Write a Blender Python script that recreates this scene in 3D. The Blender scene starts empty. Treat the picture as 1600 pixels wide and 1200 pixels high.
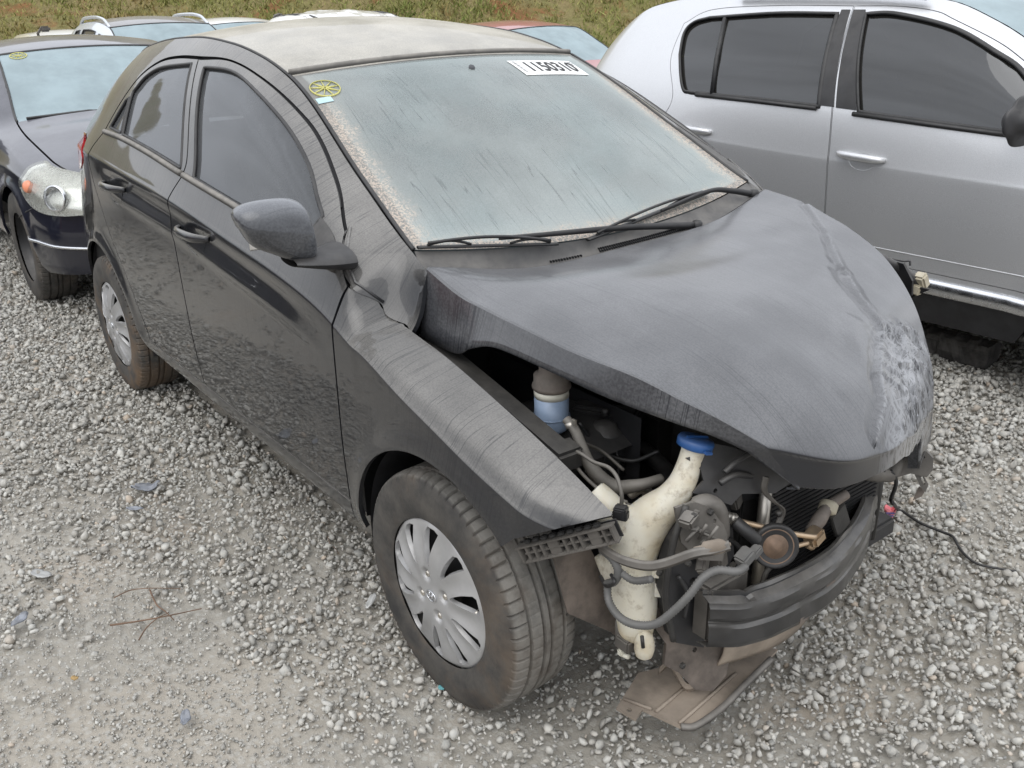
import bpy, bmesh, math, random
import numpy as np
from mathutils import Vector, Matrix, noise as mnoise
from mathutils.geometry import delaunay_2d_cdt
random.seed(7); RNG = np.random.default_rng(7)
S = bpy.context.scene
COL = S.collection

# ---------------------------------------------------------------- camera
cam_d = bpy.data.cameras.new("camera"); cam = bpy.data.objects.new("camera", cam_d); COL.objects.link(cam)
YAW, PITCH, ROLL = 2.49136, 0.40236, -0.02249
fw = Vector((math.cos(YAW)*math.cos(PITCH), math.sin(YAW)*math.cos(PITCH), -math.sin(PITCH)))
rt = Vector((math.sin(YAW), -math.cos(YAW), 0)); up = rt.cross(fw)
r2 = rt*math.cos(ROLL) + up*math.sin(ROLL); u2 = -rt*math.sin(ROLL) + up*math.cos(ROLL)
M = Matrix((r2, u2, -fw)).transposed().to_4x4(); M.translation = Vector((1.55134, -1.76671, 1.5902))
cam.matrix_world = M
cam_d.sensor_width = 36; cam_d.lens = 36*1450.0/1600.0; cam_d.clip_start = 0.05; cam_d.clip_end = 2000
S.camera = cam

# ---------------------------------------------------------------- sky, sun, exposure
SUN_EL, SUN_AZ = math.radians(58), math.radians(-60)     # azimuth of the sun measured in the ground plane from +x
W = bpy.data.worlds.new("World"); S.world = W; W.use_nodes = True
nt = W.node_tree; nt.nodes.clear()
wo = nt.nodes.new("ShaderNodeOutputWorld"); bg = nt.nodes.new("ShaderNodeBackground")
sky = nt.nodes.new("ShaderNodeTexSky"); sky.sky_type = 'NISHITA'; sky.sun_disc = False
sky.sun_elevation = SUN_EL; sky.sun_rotation = math.radians(90) - SUN_AZ
sky.air_density = 1.0; sky.dust_density = 3.0; sky.ozone_density = 1.0
hsv = nt.nodes.new("ShaderNodeHueSaturation"); hsv.inputs['Saturation'].default_value = 0.12
tc = nt.nodes.new("ShaderNodeTexCoord"); mp = nt.nodes.new("ShaderNodeMapping"); mp.inputs['Scale'].default_value = (1.0, 1.0, 3.2)
nz = nt.nodes.new("ShaderNodeTexNoise"); nz.inputs['Scale'].default_value = 2.2; nz.inputs['Detail'].default_value = 6; nz.inputs['Roughness'].default_value = 0.55
rmp = nt.nodes.new("ShaderNodeMapRange"); rmp.inputs[1].default_value = 0.32; rmp.inputs[2].default_value = 0.68; rmp.inputs[3].default_value = 0.84; rmp.inputs[4].default_value = 1.16
mul = nt.nodes.new("ShaderNodeVectorMath"); mul.operation = 'SCALE'
bg.inputs['Strength'].default_value = 0.15
nt.links.new(tc.outputs['Generated'], mp.inputs['Vector']); nt.links.new(mp.outputs[0], nz.inputs['Vector'])
nt.links.new(nz.outputs['Fac'], rmp.inputs[0]); nt.links.new(sky.outputs[0], hsv.inputs['Color'])
nt.links.new(hsv.outputs[0], mul.inputs[0]); nt.links.new(rmp.outputs[0], mul.inputs['Scale'])
# overcast: an even cloud sheet, a little brighter overhead, with the clear sky's tint left in it
sep = nt.nodes.new("ShaderNodeSeparateXYZ"); nt.links.new(tc.outputs['Generated'], sep.inputs[0])
grd = nt.nodes.new("ShaderNodeMapRange"); grd.inputs[1].default_value = -.05; grd.inputs[2].default_value = 1.0; grd.inputs[3].default_value = 5.2; grd.inputs[4].default_value = 7.4
nt.links.new(sep.outputs[2], grd.inputs[0])
cl = nt.nodes.new("ShaderNodeVectorMath"); cl.operation = 'SCALE'; cl.inputs[0].default_value = (.945, .985, 1.06); nt.links.new(grd.outputs[0], cl.inputs['Scale'])
cl2 = nt.nodes.new("ShaderNodeVectorMath"); cl2.operation = 'SCALE'; nt.links.new(cl.outputs[0], cl2.inputs[0]); nt.links.new(rmp.outputs[0], cl2.inputs['Scale'])
mxw = nt.nodes.new("ShaderNodeMix"); mxw.data_type = 'RGBA'; mxw.inputs[0].default_value = .72
nt.links.new(mul.outputs[0], mxw.inputs[6]); nt.links.new(cl2.outputs[0], mxw.inputs[7])
nt.links.new(mxw.outputs[2], bg.inputs['Color']); nt.links.new(bg.outputs[0], wo.inputs['Surface'])
sl = bpy.data.lights.new("sun", 'SUN'); sl.energy = 0.5; sl.angle = math.radians(50); sl.color = (1.0, 0.97, 0.92)
so = bpy.data.objects.new("sun", sl); COL.objects.link(so)
sd = Vector((math.cos(SUN_EL)*math.cos(SUN_AZ), math.cos(SUN_EL)*math.sin(SUN_AZ), math.sin(SUN_EL)))
so.rotation_euler = sd.to_track_quat('Z', 'Y').to_euler(); so.location = sd*40
vs = S.view_settings; vs.view_transform = 'Standard'; vs.look = 'None'; vs.gamma = 1; vs.exposure = 0.70; vs.use_curve_mapping = False

# ---------------------------------------------------------------- helpers: node materials
def mat(name):
    m = bpy.data.materials.new(name); m.use_nodes = True; m.node_tree.nodes.clear(); return m
class N:
    """small wrapper to wire shader nodes"""
    def __init__(s, m): s.t = m.node_tree
    def n(s, typ, ins=None, **kw):
        x = s.t.nodes.new("ShaderNode"+typ)
        for k, v in kw.items(): setattr(x, k, v)
        for k, v in (ins or {}).items():
            if isinstance(v, bpy.types.NodeSocket): s.t.links.new(v, x.inputs[k])
            elif isinstance(v, bpy.types.Node): s.t.links.new(v.outputs[0], x.inputs[k])
            else: x.inputs[k].default_value = v
        return x
    def math(s, op, a, b=None, c=None, clamp=False):
        d = {0: a}
        if b is not None: d[1] = b
        if c is not None: d[2] = c
        x = s.n("Math", d, operation=op); x.use_clamp = clamp; return x.outputs[0]
    def noise(s, vec, scale, detail=3, rough=.5, dist=0., sc=(1, 1, 1)):
        if sc != (1, 1, 1): vec = s.n("Mapping", {'Vector': vec, 'Scale': sc}).outputs[0]
        return s.n("TexNoise", {'Vector': vec, 'Scale': scale, 'Detail': detail, 'Roughness': rough, 'Distortion': dist}).outputs['Fac']
    def rng(s, v, a, b, c=0., d=1., smooth=True):
        x = s.n("MapRange", {0: v, 1: a, 2: b, 3: c, 4: d}); x.interpolation_type = 'SMOOTHSTEP' if smooth else 'LINEAR'; return x.outputs[0]
    def mix(s, f, a, b):
        x = s.n("Mix", {0: f}); x.data_type = 'RGBA'
        for sock, v in ((x.inputs[6], a), (x.inputs[7], b)):
            if isinstance(v, bpy.types.NodeSocket): s.t.links.new(v, sock)
            else: sock.default_value = (*v, 1)
        return x.outputs[2]
    def out(s, sh, bump=None):
        o = s.n("OutputMaterial"); s.t.links.new(sh if isinstance(sh, bpy.types.NodeSocket) else sh.outputs[0], o.inputs[0])
    def obj(s): return s.n("TexCoord").outputs['Object']
    def nz(s):
        return s.n("SeparateXYZ", {0: s.n("NewGeometry").outputs['Normal']}).outputs[2]
    def bump(s, h, st=.3, d=.01):
        return s.n("Bump", {'Height': h, 'Strength': st, 'Distance': d}).outputs[0]
def C4(c): return (*c, 1)
def simple(name, col, rough=.5, metal=0., coat=0., var=.15, vscale=12., dust=0., bump=0., bscale=80.):
    """plain material with colour variation, optional settled dust on upward faces and fine bump"""
    m = mat(name); k = N(m); o = k.obj()
    n1 = k.noise(o, vscale, 4, .6)
    c = k.mix(k.rng(n1, .3, .7), tuple(x*(1-var) for x in col), tuple(min(1, x*(1+var)) for x in col))
    r = k.math('ADD', k.math('MULTIPLY', k.noise(o, vscale*2.7, 3), .25), rough-.12, clamp=True)
    if dust > 0:
        f = k.math('MULTIPLY', k.rng(k.nz(), -.1, .8), k.rng(k.noise(o, vscale*1.5, 5, .65), .3, .7, .45, 1.))
        f = k.math('MULTIPLY', f, dust, clamp=True)
        c = k.mix(f, c, (.30, .280, .25)); r = k.math('MAXIMUM', r, k.math('MULTIPLY', f, 1.2, clamp=True))
    p = k.n("BsdfPrincipled", {'Base Color': c, 'Roughness': r, 'Metallic': metal, 'Coat Weight': coat})
    if bump: k.t.links.new(k.bump(k.noise(o, bscale, 4, .6), bump, .004), p.inputs['Normal'])
    k.out(p); return m

# ---------------------------------------------------------------- helpers: objects
def link(name, me, parent=None, mats=None):
    o = bpy.data.objects.new(name, me); COL.objects.link(o)
    if parent: o.parent = parent
    if mats:
        for m in (mats if isinstance(mats, (list, tuple)) else [mats]): me.materials.append(m)
    return o
def empty(name, loc=(0, 0, 0), rz=0., label=None, cat=None, group=None):
    o = bpy.data.objects.new(name, None); COL.objects.link(o); o.location = loc; o.rotation_euler = (0, 0, rz)
    o.empty_display_size = .1
    return tag(o, label, cat, group)
def tag(o, label=None, cat=None, group=None, kind=None):
    if label: o['label'] = label
    if cat: o['category'] = cat
    if group: o['group'] = group
    if kind: o['kind'] = kind
    return o
def mesh_np(name, V, F, smooth=True, normals=None):
    me = bpy.data.meshes.new(name); me.from_pydata([tuple(v) for v in V], [], [tuple(f) for f in F]); me.validate(clean_customdata=False)
    if smooth: me.polygons.foreach_set('use_smooth', [True]*len(me.polygons))
    me.update()
    if normals is not None and len(me.vertices) == len(normals): me.normals_split_custom_set_from_vertices([tuple(n) for n in normals])
    return me

class B:
    """collects simple solids into one mesh"""
    def __init__(s): s.v = []; s.f = []; s.sm = []
    def add(s, V, F, smooth=True):
        o = len(s.v); s.v += [tuple(v) for v in V]; s.f += [tuple(i+o for i in f) for f in F]; s.sm += [smooth]*len(F); return s
    def box(s, c, d, rot=None, bev=.0):
        c = Vector(c); hx, hy, hz = d[0]/2, d[1]/2, d[2]/2; b = min(bev, hx*.9, hy*.9, hz*.9)
        bm = bmesh.new(); bmesh.ops.create_cube(bm, size=1)
        for v in bm.verts: v.co = Vector((v.co.x*hx*2, v.co.y*hy*2, v.co.z*hz*2))
        if b > 0: bmesh.ops.bevel(bm, geom=bm.edges[:], offset=b, segments=2, affect='EDGES')
        R = rot if rot is not None else Matrix.Identity(3)
        bm.verts.index_update()
        s.add([c + R @ v.co for v in bm.verts], [[v.index for v in f.verts] for f in bm.faces], False); bm.free(); return s
    def tube(s, pts, r, n=10, caps=True, closed=False, smooth=True, ribs=0., flat=1.):
        P = [Vector(p) for p in pts]; m = len(P); rr = r if isinstance(r, (list, tuple)) else [r]*m
        V = []; F = []; prev = None
        for i in range(m):
            t = (P[(i+1) % m]-P[i-1]) if closed else (P[min(i+1, m-1)]-P[max(i-1, 0)])
            t.normalize()
            if prev is None:
                a = Vector((0, 0, 1)) if abs(t.z) < .9 else Vector((1, 0, 0)); nrm = (a - t*a.dot(t)).normalized()
            else: nrm = (prev - t*prev.dot(t)).normalized()
            prev = nrm; bn = t.cross(nrm)
            q = rr[i]*(1+ribs*(i % 2))
            for j in range(n):
                a = 2*math.pi*j/n; V.append(P[i] + nrm*math.cos(a)*q + bn*math.sin(a)*q*flat)
        for i in range(m if closed else m-1):
            for j in range(n):
                a, b = i*n+j, i*n+(j+1) % n; c2, d2 = ((i+1) % m)*n+(j+1) % n, ((i+1) % m)*n+j
                F.append((a, b, c2, d2))
        if caps and not closed: F.append(tuple(range(n-1, -1, -1))); F.append(tuple((m-1)*n+j for j in range(n)))
        return s.add(V, F, smooth)
    def lathe(s, prof, n=32, c=(0, 0, 0), axis='z', R=None, smooth=True, caps=True):
        """prof: (r, h) pairs revolved round an axis"""
        V = []; F = []; m = len(prof); c = Vector(c)
        for (r, h) in prof:
            for j in range(n):
                a = 2*math.pi*j/n; x, y = r*math.cos(a), r*math.sin(a)
                p = {'z': Vector((x, y, h)), 'y': Vector((x, h, y)), 'x': Vector((h, x, y))}[axis]
                V.append(c + (R @ p if R is not None else p))
        for i in range(m-1):
            for j in range(n): F.append((i*n+j, i*n+(j+1) % n, (i+1)*n+(j+1) % n, (i+1)*n+j))
        if caps: F.append(tuple(range(n-1, -1, -1))); F.append(tuple((m-1)*n+j for j in range(n)))
        return s.add(V, F, smooth)
    def grid(s, fn, nu, nv, thick=0., smooth=True):
        V = [Vector(fn(i/nu, j/nv)) for i in range(nu+1) for j in range(nv+1)]
        F = [(i*(nv+1)+j, (i+1)*(nv+1)+j, (i+1)*(nv+1)+j+1, i*(nv+1)+j+1) for i in range(nu) for j in range(nv)]
        if thick:
            me = bpy.data.meshes.new("t"); me.from_pydata(V, [], F); me.update()
            nr = [v.normal.copy() for v in me.vertices]; bpy.data.meshes.remove(me); k = len(V)
            V2 = [V[i]-nr[i]*thick for i in range(k)]
            ring = [i*(nv+1) for i in range(nu+1)] + [nu*(nv+1)+j for j in range(1, nv+1)] + [i*(nv+1)+nv for i in range(nu-1, -1, -1)] + [j for j in range(nv-1, 0, -1)]
            s.add(V+V2, F+[tuple(x+k for x in f[::-1]) for f in F]+[(ring[i], ring[i-1], ring[i-1]+k, ring[i]+k) for i in range(len(ring))], smooth)
        else: s.add(V, F, smooth)
        return s
    def plate(s, poly, z0, z1, R=None, c=(0, 0, 0), holes=(), smooth=False):
        """flat outline (x, y), optional holes, extruded from z0 to z1, then turned by R and moved to c"""
        T, pts, loops = cdt(poly, holes, None)
        c = Vector(c); f = lambda p, z: c + (R @ Vector((p[0], p[1], z)) if R is not None else Vector((p[0], p[1], z)))
        n = len(pts); V = [f(p, z1) for p in pts] + [f(p, z0) for p in pts]
        F = [tuple(t) for t in T] + [tuple(i+n for i in t[::-1]) for t in T]
        for L in loops: F += [(L[i-1]+n, L[i]+n, L[i], L[i-1]) for i in range(len(L))]
        return s.add(V, F, smooth)
    def mirror(s):
        b = B(); b.v = [(x, -y, z) for (x, y, z) in s.v]; b.f = [f[::-1] for f in s.f]; b.sm = s.sm[:]; return b
    def obj(s, name, m, parent=None, fix=True):
        me = bpy.data.meshes.new(name); me.from_pydata(s.v, [], s.f)
        if fix:
            bm = bmesh.new(); bm.from_mesh(me); bmesh.ops.recalc_face_normals(bm, faces=bm.faces); bm.to_mesh(me); bm.free()
        me.polygons.foreach_set('use_smooth', s.sm); me.update()
        return link(name, me, parent, m)
def inside(P, poly):
    x, y = P[:, 0], P[:, 1]; q = np.asarray(poly); r = np.zeros(len(P), bool); n = len(q)
    for i in range(n):
        x1, y1 = q[i-1]; x2, y2 = q[i]
        if y1 == y2: continue
        r ^= ((y1 > y) != (y2 > y)) & (x < (x2-x1)*(y-y1)/(y2-y1)+x1)
    return r
def cat_rom(p, n=6):
    p = [np.array(q, float) for q in p]
    if len(p) < 3: return [tuple(q) for q in p]
    out = []
    for i in range(len(p)-1):
        a = p[i-1] if i else 2*p[0]-p[1]; b, c = p[i], p[i+1]; d = p[i+2] if i+2 < len(p) else 2*p[-1]-p[-2]
        for k in range(n):
            t = k/n; out.append(tuple(.5*(2*b+(c-a)*t+(2*a-5*b+4*c-d)*t*t+(3*b-a-3*c+d)*t**3)))
    out.append(tuple(p[-1])); return out
def runs(*rs):
    """outline from smooth runs that meet at corners"""
    out = []
    for r in rs:
        q = cat_rom(r, 8) if len(r) > 2 else [tuple(x) for x in r]
        if out and np.hypot(*(np.array(out[-1])-np.array(q[0]))) < 1e-6: q = q[1:]
        out += q
    if np.hypot(*(np.array(out[0])-np.array(out[-1]))) < 1e-6: out.pop()
    return out
def dens(poly, step):
    out = []; n = len(poly)
    for i in range(n):
        a, b = np.array(poly[i]), np.array(poly[(i+1) % n]); k = max(1, int(math.ceil(np.hypot(*(b-a))/step)))
        out += [tuple(a+(b-a)*j/k) for j in range(k)]
    return out
def cdt(outline, holes, step, lines=()):
    loops = [list(outline)] + [list(h) for h in holes]
    if step: loops = [dens(l, max(step)) for l in loops]
    pts = []; edges = []; L = []
    for l in loops:
        o = len(pts); pts += [tuple(p) for p in l]; n = len(l); edges += [(o+i, o+(i+1) % n) for i in range(n)]
    for l in lines:
        q = np.array(l); k = inside(q, loops[0])
        for h in loops[1:]: k &= ~inside(q, h)
        o = len(pts); ix = np.full(len(q), -1); ix[k] = o+np.arange(k.sum()); pts += [tuple(p) for p in q[k]]
        edges += [(int(ix[i]), int(ix[i+1])) for i in range(len(q)-1) if ix[i] >= 0 and ix[i+1] >= 0]
    bp = np.array(pts)
    if step:
        sx, sz = step; lo, hi = bp.min(0), bp.max(0)
        gx, gz = np.meshgrid(np.arange(lo[0]+sx/2, hi[0], sx), np.arange(lo[1]+sz/2, hi[1], sz)); gx[1::2] += sx/2
        G = np.stack([gx.ravel(), gz.ravel()], 1); k = inside(G, loops[0])
        for h in loops[1:]: k &= ~inside(G, h)
        G = G[k]
        if len(G):
            d = np.full(len(G), 9.)
            for i in range(0, len(bp), 64): d = np.minimum(d, (((G[:, None]-bp[None, i:i+64])/np.array([sx, sz]))**2).sum(2).min(1))
            pts += [tuple(p) for p in G[d > .3]]
    r = delaunay_2d_cdt([Vector(p) for p in pts], edges, [], 0, 1e-7)
    vo, fo, ov = r[0], r[2], r[3]
    P = np.array([(v.x, v.y) for v in vo]); T = np.array([f for f in fo if len(f) == 3])
    cc = P[T].mean(1); k = inside(cc, loops[0])
    for h in loops[1:]: k &= ~inside(cc, h)
    T = T[k]
    a = P[T]; area = (a[:, 1, 0]-a[:, 0, 0])*(a[:, 2, 1]-a[:, 0, 1])-(a[:, 1, 1]-a[:, 0, 1])*(a[:, 2, 0]-a[:, 0, 0])
    T[area < 0] = T[area < 0][:, ::-1]
    mp_ = {}
    for i, oo in enumerate(ov):
        for q in oo: mp_[q] = i
    o = 0; LL = []
    for l in loops:
        LL.append([mp_.get(o+i, o+i) for i in range(len(l))]); o += len(l)
    return T, P, LL
def panel(name, outline, f, m, parent, holes=(), step=(.02, .014), rim=.012, off=0., sgn=None, uv=False, lines=()):
    """sheet cut to an outline on a surface f(P)->xyz, with analytic normals and a rim folded inwards.
    sgn: outward direction hint (a vector)"""
    T, P, loops = cdt(outline, holes, step, lines)
    e = 2e-4; X = f(P); du = (f(P+[e, 0])-f(P-[e, 0])); dv = (f(P+[0, e])-f(P-[0, e]))
    nr = np.cross(du, dv); nr /= np.linalg.norm(nr, axis=1)[:, None]+1e-12
    hint = np.array(sgn, float)
    nr *= np.where((nr@hint) < 0, -1, 1)[:, None]
    X = X + nr*off
    tn = np.cross(X[T[:, 1]]-X[T[:, 0]], X[T[:, 2]]-X[T[:, 0]]); flip = (tn*nr[T[:, 0]]).sum(1) < 0
    T[flip] = T[flip][:, ::-1]
    V = list(X); F = [tuple(t) for t in T]; NN = list(nr)
    if rim:
        for L in loops:
            o = len(V); n = len(L); c = X[L]
            prv, nxt = np.roll(c, 1, 0), np.roll(c, -1, 0); tg = nxt-prv; tg /= np.linalg.norm(tg, axis=1)[:, None]+1e-12
            sd_ = np.cross(tg, nr[L]); 
            V += list(c) + list(c - nr[L]*rim); NN += list(np.zeros((2*n, 3)))
            F += [(o+i, o+(i+1) % n, o+n+(i+1) % n, o+n+i) for i in range(n)]
    me = mesh_np(name, V, F, True, None)
    # orient rim outward is unimportant (two-sided shading); custom normals on the sheet only
    me.normals_split_custom_set_from_vertices([tuple(x) for x in NN])
    if uv:
        lay = me.uv_layers.new(name="UVMap"); lo, hi = P.min(0), P.max(0)
        Pn = np.concatenate([(P-lo)/(hi-lo)] + [np.concatenate([(P[L]-lo)/(hi-lo)]*2) for L in (loops if rim else [])])
        idx = np.zeros(len(me.loops), int); me.loops.foreach_get('vertex_index', idx); lay.data.foreach_set('uv', Pn[idx].ravel())
    return link(name, me, parent, m)
def strip(name, pts2, f, m, parent, r=.005, off=0., closed=False, n=6, hint=(0, -1, 0), flat=1.):
    """bead that follows a curve on a surface"""
    P = np.array(pts2, float); X = f(P); 
    e = 2e-4; nr = np.cross(f(P+[e, 0])-f(P-[e, 0]), f(P+[0, e])-f(P-[0, e])); nr /= np.linalg.norm(nr, axis=1)[:, None]
    nr *= np.where(nr@np.array(hint, float) < 0, -1, 1)[:, None]
    b = B(); b.tube(X+nr*off, r, n, closed=closed, flat=flat)
    return b.obj(name, m, parent, fix=False) if parent is not False else b
# ---------------------------------------------------------------- helpers: car body surfaces
def pchip(xs, ys, x):
    xs = np.asarray(xs, float); ys = np.asarray(ys, float); x = np.clip(np.asarray(x, float), xs[0], xs[-1])
    h = np.diff(xs); d = np.diff(ys)/h; m = np.zeros_like(ys)
    w1 = 2*h[1:]+h[:-1]; w2 = h[1:]+2*h[:-1]; ok = d[:-1]*d[1:] > 0
    with np.errstate(divide='ignore', invalid='ignore'): m[1:-1] = np.where(ok, (w1+w2)/(w1/d[:-1]+w2/d[1:]), 0)
    m[0] = d[0]; m[-1] = d[-1]
    i = np.clip(np.searchsorted(xs, x, side='right')-1, 0, len(h)-1); t = (x-xs[i])/h[i]
    return ((2*t**3-3*t**2+1)*ys[i]+(t**3-2*t*t+t)*h[i]*m[i]+(-2*t**3+3*t*t)*ys[i+1]+(t**3-t*t)*h[i]*m[i+1])
class Side:
    """half of a car body as y(x, z): stations x -> 7 levels (z, y) from the sill to the top edge (roof ditch, windscreen edge, bonnet edge)"""
    def __init__(s, st, arches=(), lip=.012, scallop=0.):
        s.X = np.array(sorted(st)); Z, Y = [], []
        for x in s.X:
            L = [list(p) for p in st[x]]
            z3, y3 = L[3]; z4, y4 = L[4]; z2, y2 = L[2]
            a = min(.25, .018/max(z4-z3, .02)); b = min(.25, .03/max(z3-z2, .03))
            L.insert(4, [z3+(z4-z3)*a, y3+(y4-y3)*a*.92]); L.insert(3, [z3+(z2-z3)*b, y3+(y2-y3)*b*.5+.001])
            Z.append([p[0] for p in L]); Y.append([p[1] for p in L])
        s.Z = np.array(Z); s.Y = np.array(Y); s.n = s.Z.shape[1]; s.arches = arches; s.lip = lip; s.scallop = scallop
    def top(s, x): return pchip(s.X, s.Y[:, -1], x), pchip(s.X, s.Z[:, -1], x)
    def y(s, x, z):
        n = s.n; Z = np.stack([pchip(s.X, s.Z[:, k], x) for k in range(n)], 1); Y = np.stack([pchip(s.X, s.Y[:, k], x) for k in range(n)], 1)
        h = np.diff(Z, axis=1); d = np.diff(Y, axis=1)/h; m = np.zeros_like(Y)
        w1 = 2*h[:, 1:]+h[:, :-1]; w2 = h[:, 1:]+2*h[:, :-1]; ok = d[:, :-1]*d[:, 1:] > 0
        with np.errstate(divide='ignore', invalid='ignore'): m[:, 1:-1] = np.where(ok, (w1+w2)/(w1/d[:, :-1]+w2/d[:, 1:]), 0)
        m[:, 0] = d[:, 0]; m[:, -1] = d[:, -1]*1.3
        i = np.clip((z[:, None] >= Z).sum(1)-1, 0, n-2); r = np.arange(len(z)); H = h[r, i]; t = (z-Z[r, i])/H; q = np.clip(t, 0, 1)
        y = ((2*q**3-3*q**2+1)*Y[r, i]+(q**3-2*q*q+q)*H*m[r, i]+(-2*q**3+3*q*q)*Y[r, i+1]+(q**3-q*q)*H*m[r, i+1])
        y = y+np.where(t > 1, (t-1)*H*m[r, -1], 0)+np.where(t < 0, t*H*m[r, 0], 0)
        for (hx, hz, R) in s.arches:
            rr = np.hypot(x-hx, z-hz); y = y+np.where(z < hz+R+.12, np.exp(-((rr-R)/.04)**2)*s.lip*np.clip((z-.3)/.08, 0, 1), 0)
        if s.scallop:
            z3 = Z[:, 4]; sc = np.exp(-((z-(z3-.045))/.022)**2)-.9*np.exp(-((z-(z3-.10))/.02)**2)
            y = y-sc*s.scallop*np.clip((-.42-x)/.25, 0, 1)*np.clip((x+2.25)/.25, 0, 1)
        return y
    def creases(s, n=320):
        x = np.linspace(s.X[0]+.02, s.X[-1]-.005, n); z = [pchip(s.X, s.Z[:, k], x) for k in (3, 4, 5)]; return [np.stack([x, z[i]+(z[i+1]-z[i])*q], 1) for i, q in ((0, 0), (0, .34), (0, .67), (0, 1.), (1, .34), (1, .67), (1, 1.))]
    def f(s, side=-1, off=0.):
        return lambda P: np.stack([P[:, 0], side*(s.y(P[:, 0], P[:, 1])-off), P[:, 1]], 1)
    def top_edge(s, x0, x1, n, dz=0.):
        x = np.linspace(x0, x1, n); return [(a, b) for a, b in zip(x, s.top(x)[1]-dz)]
def loft(side, xa, xb, crown, fwd=0., nu=40, nv=40, inset=0.):
    """sheet between the two top edges of a body: crown lifts the middle, fwd pushes it forward.
    Returns f(P) with P = (u along x from xa to xb, v across -1..1)"""
    def f(P):
        u = P[:, 0]; v = P[:, 1]; x = xa+(xb-xa)*u; y, z = side.top(x); y = y-inset
        w = 1-v*v; cr = crown(u) if callable(crown) else crown; fd = fwd(u) if callable(fwd) else fwd
        return np.stack([x+fd*w, y*v, z+cr*w], 1)
    return f
RECT = [(0, -1), (1, -1), (1, 1), (0, 1)]
def arc(cx, cz, R, a0, a1, n=18): return [(cx+R*math.cos(math.radians(a0+(a1-a0)*i/n)), cz+R*math.sin(math.radians(a0+(a1-a0)*i/n))) for i in range(n+1)]
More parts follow.
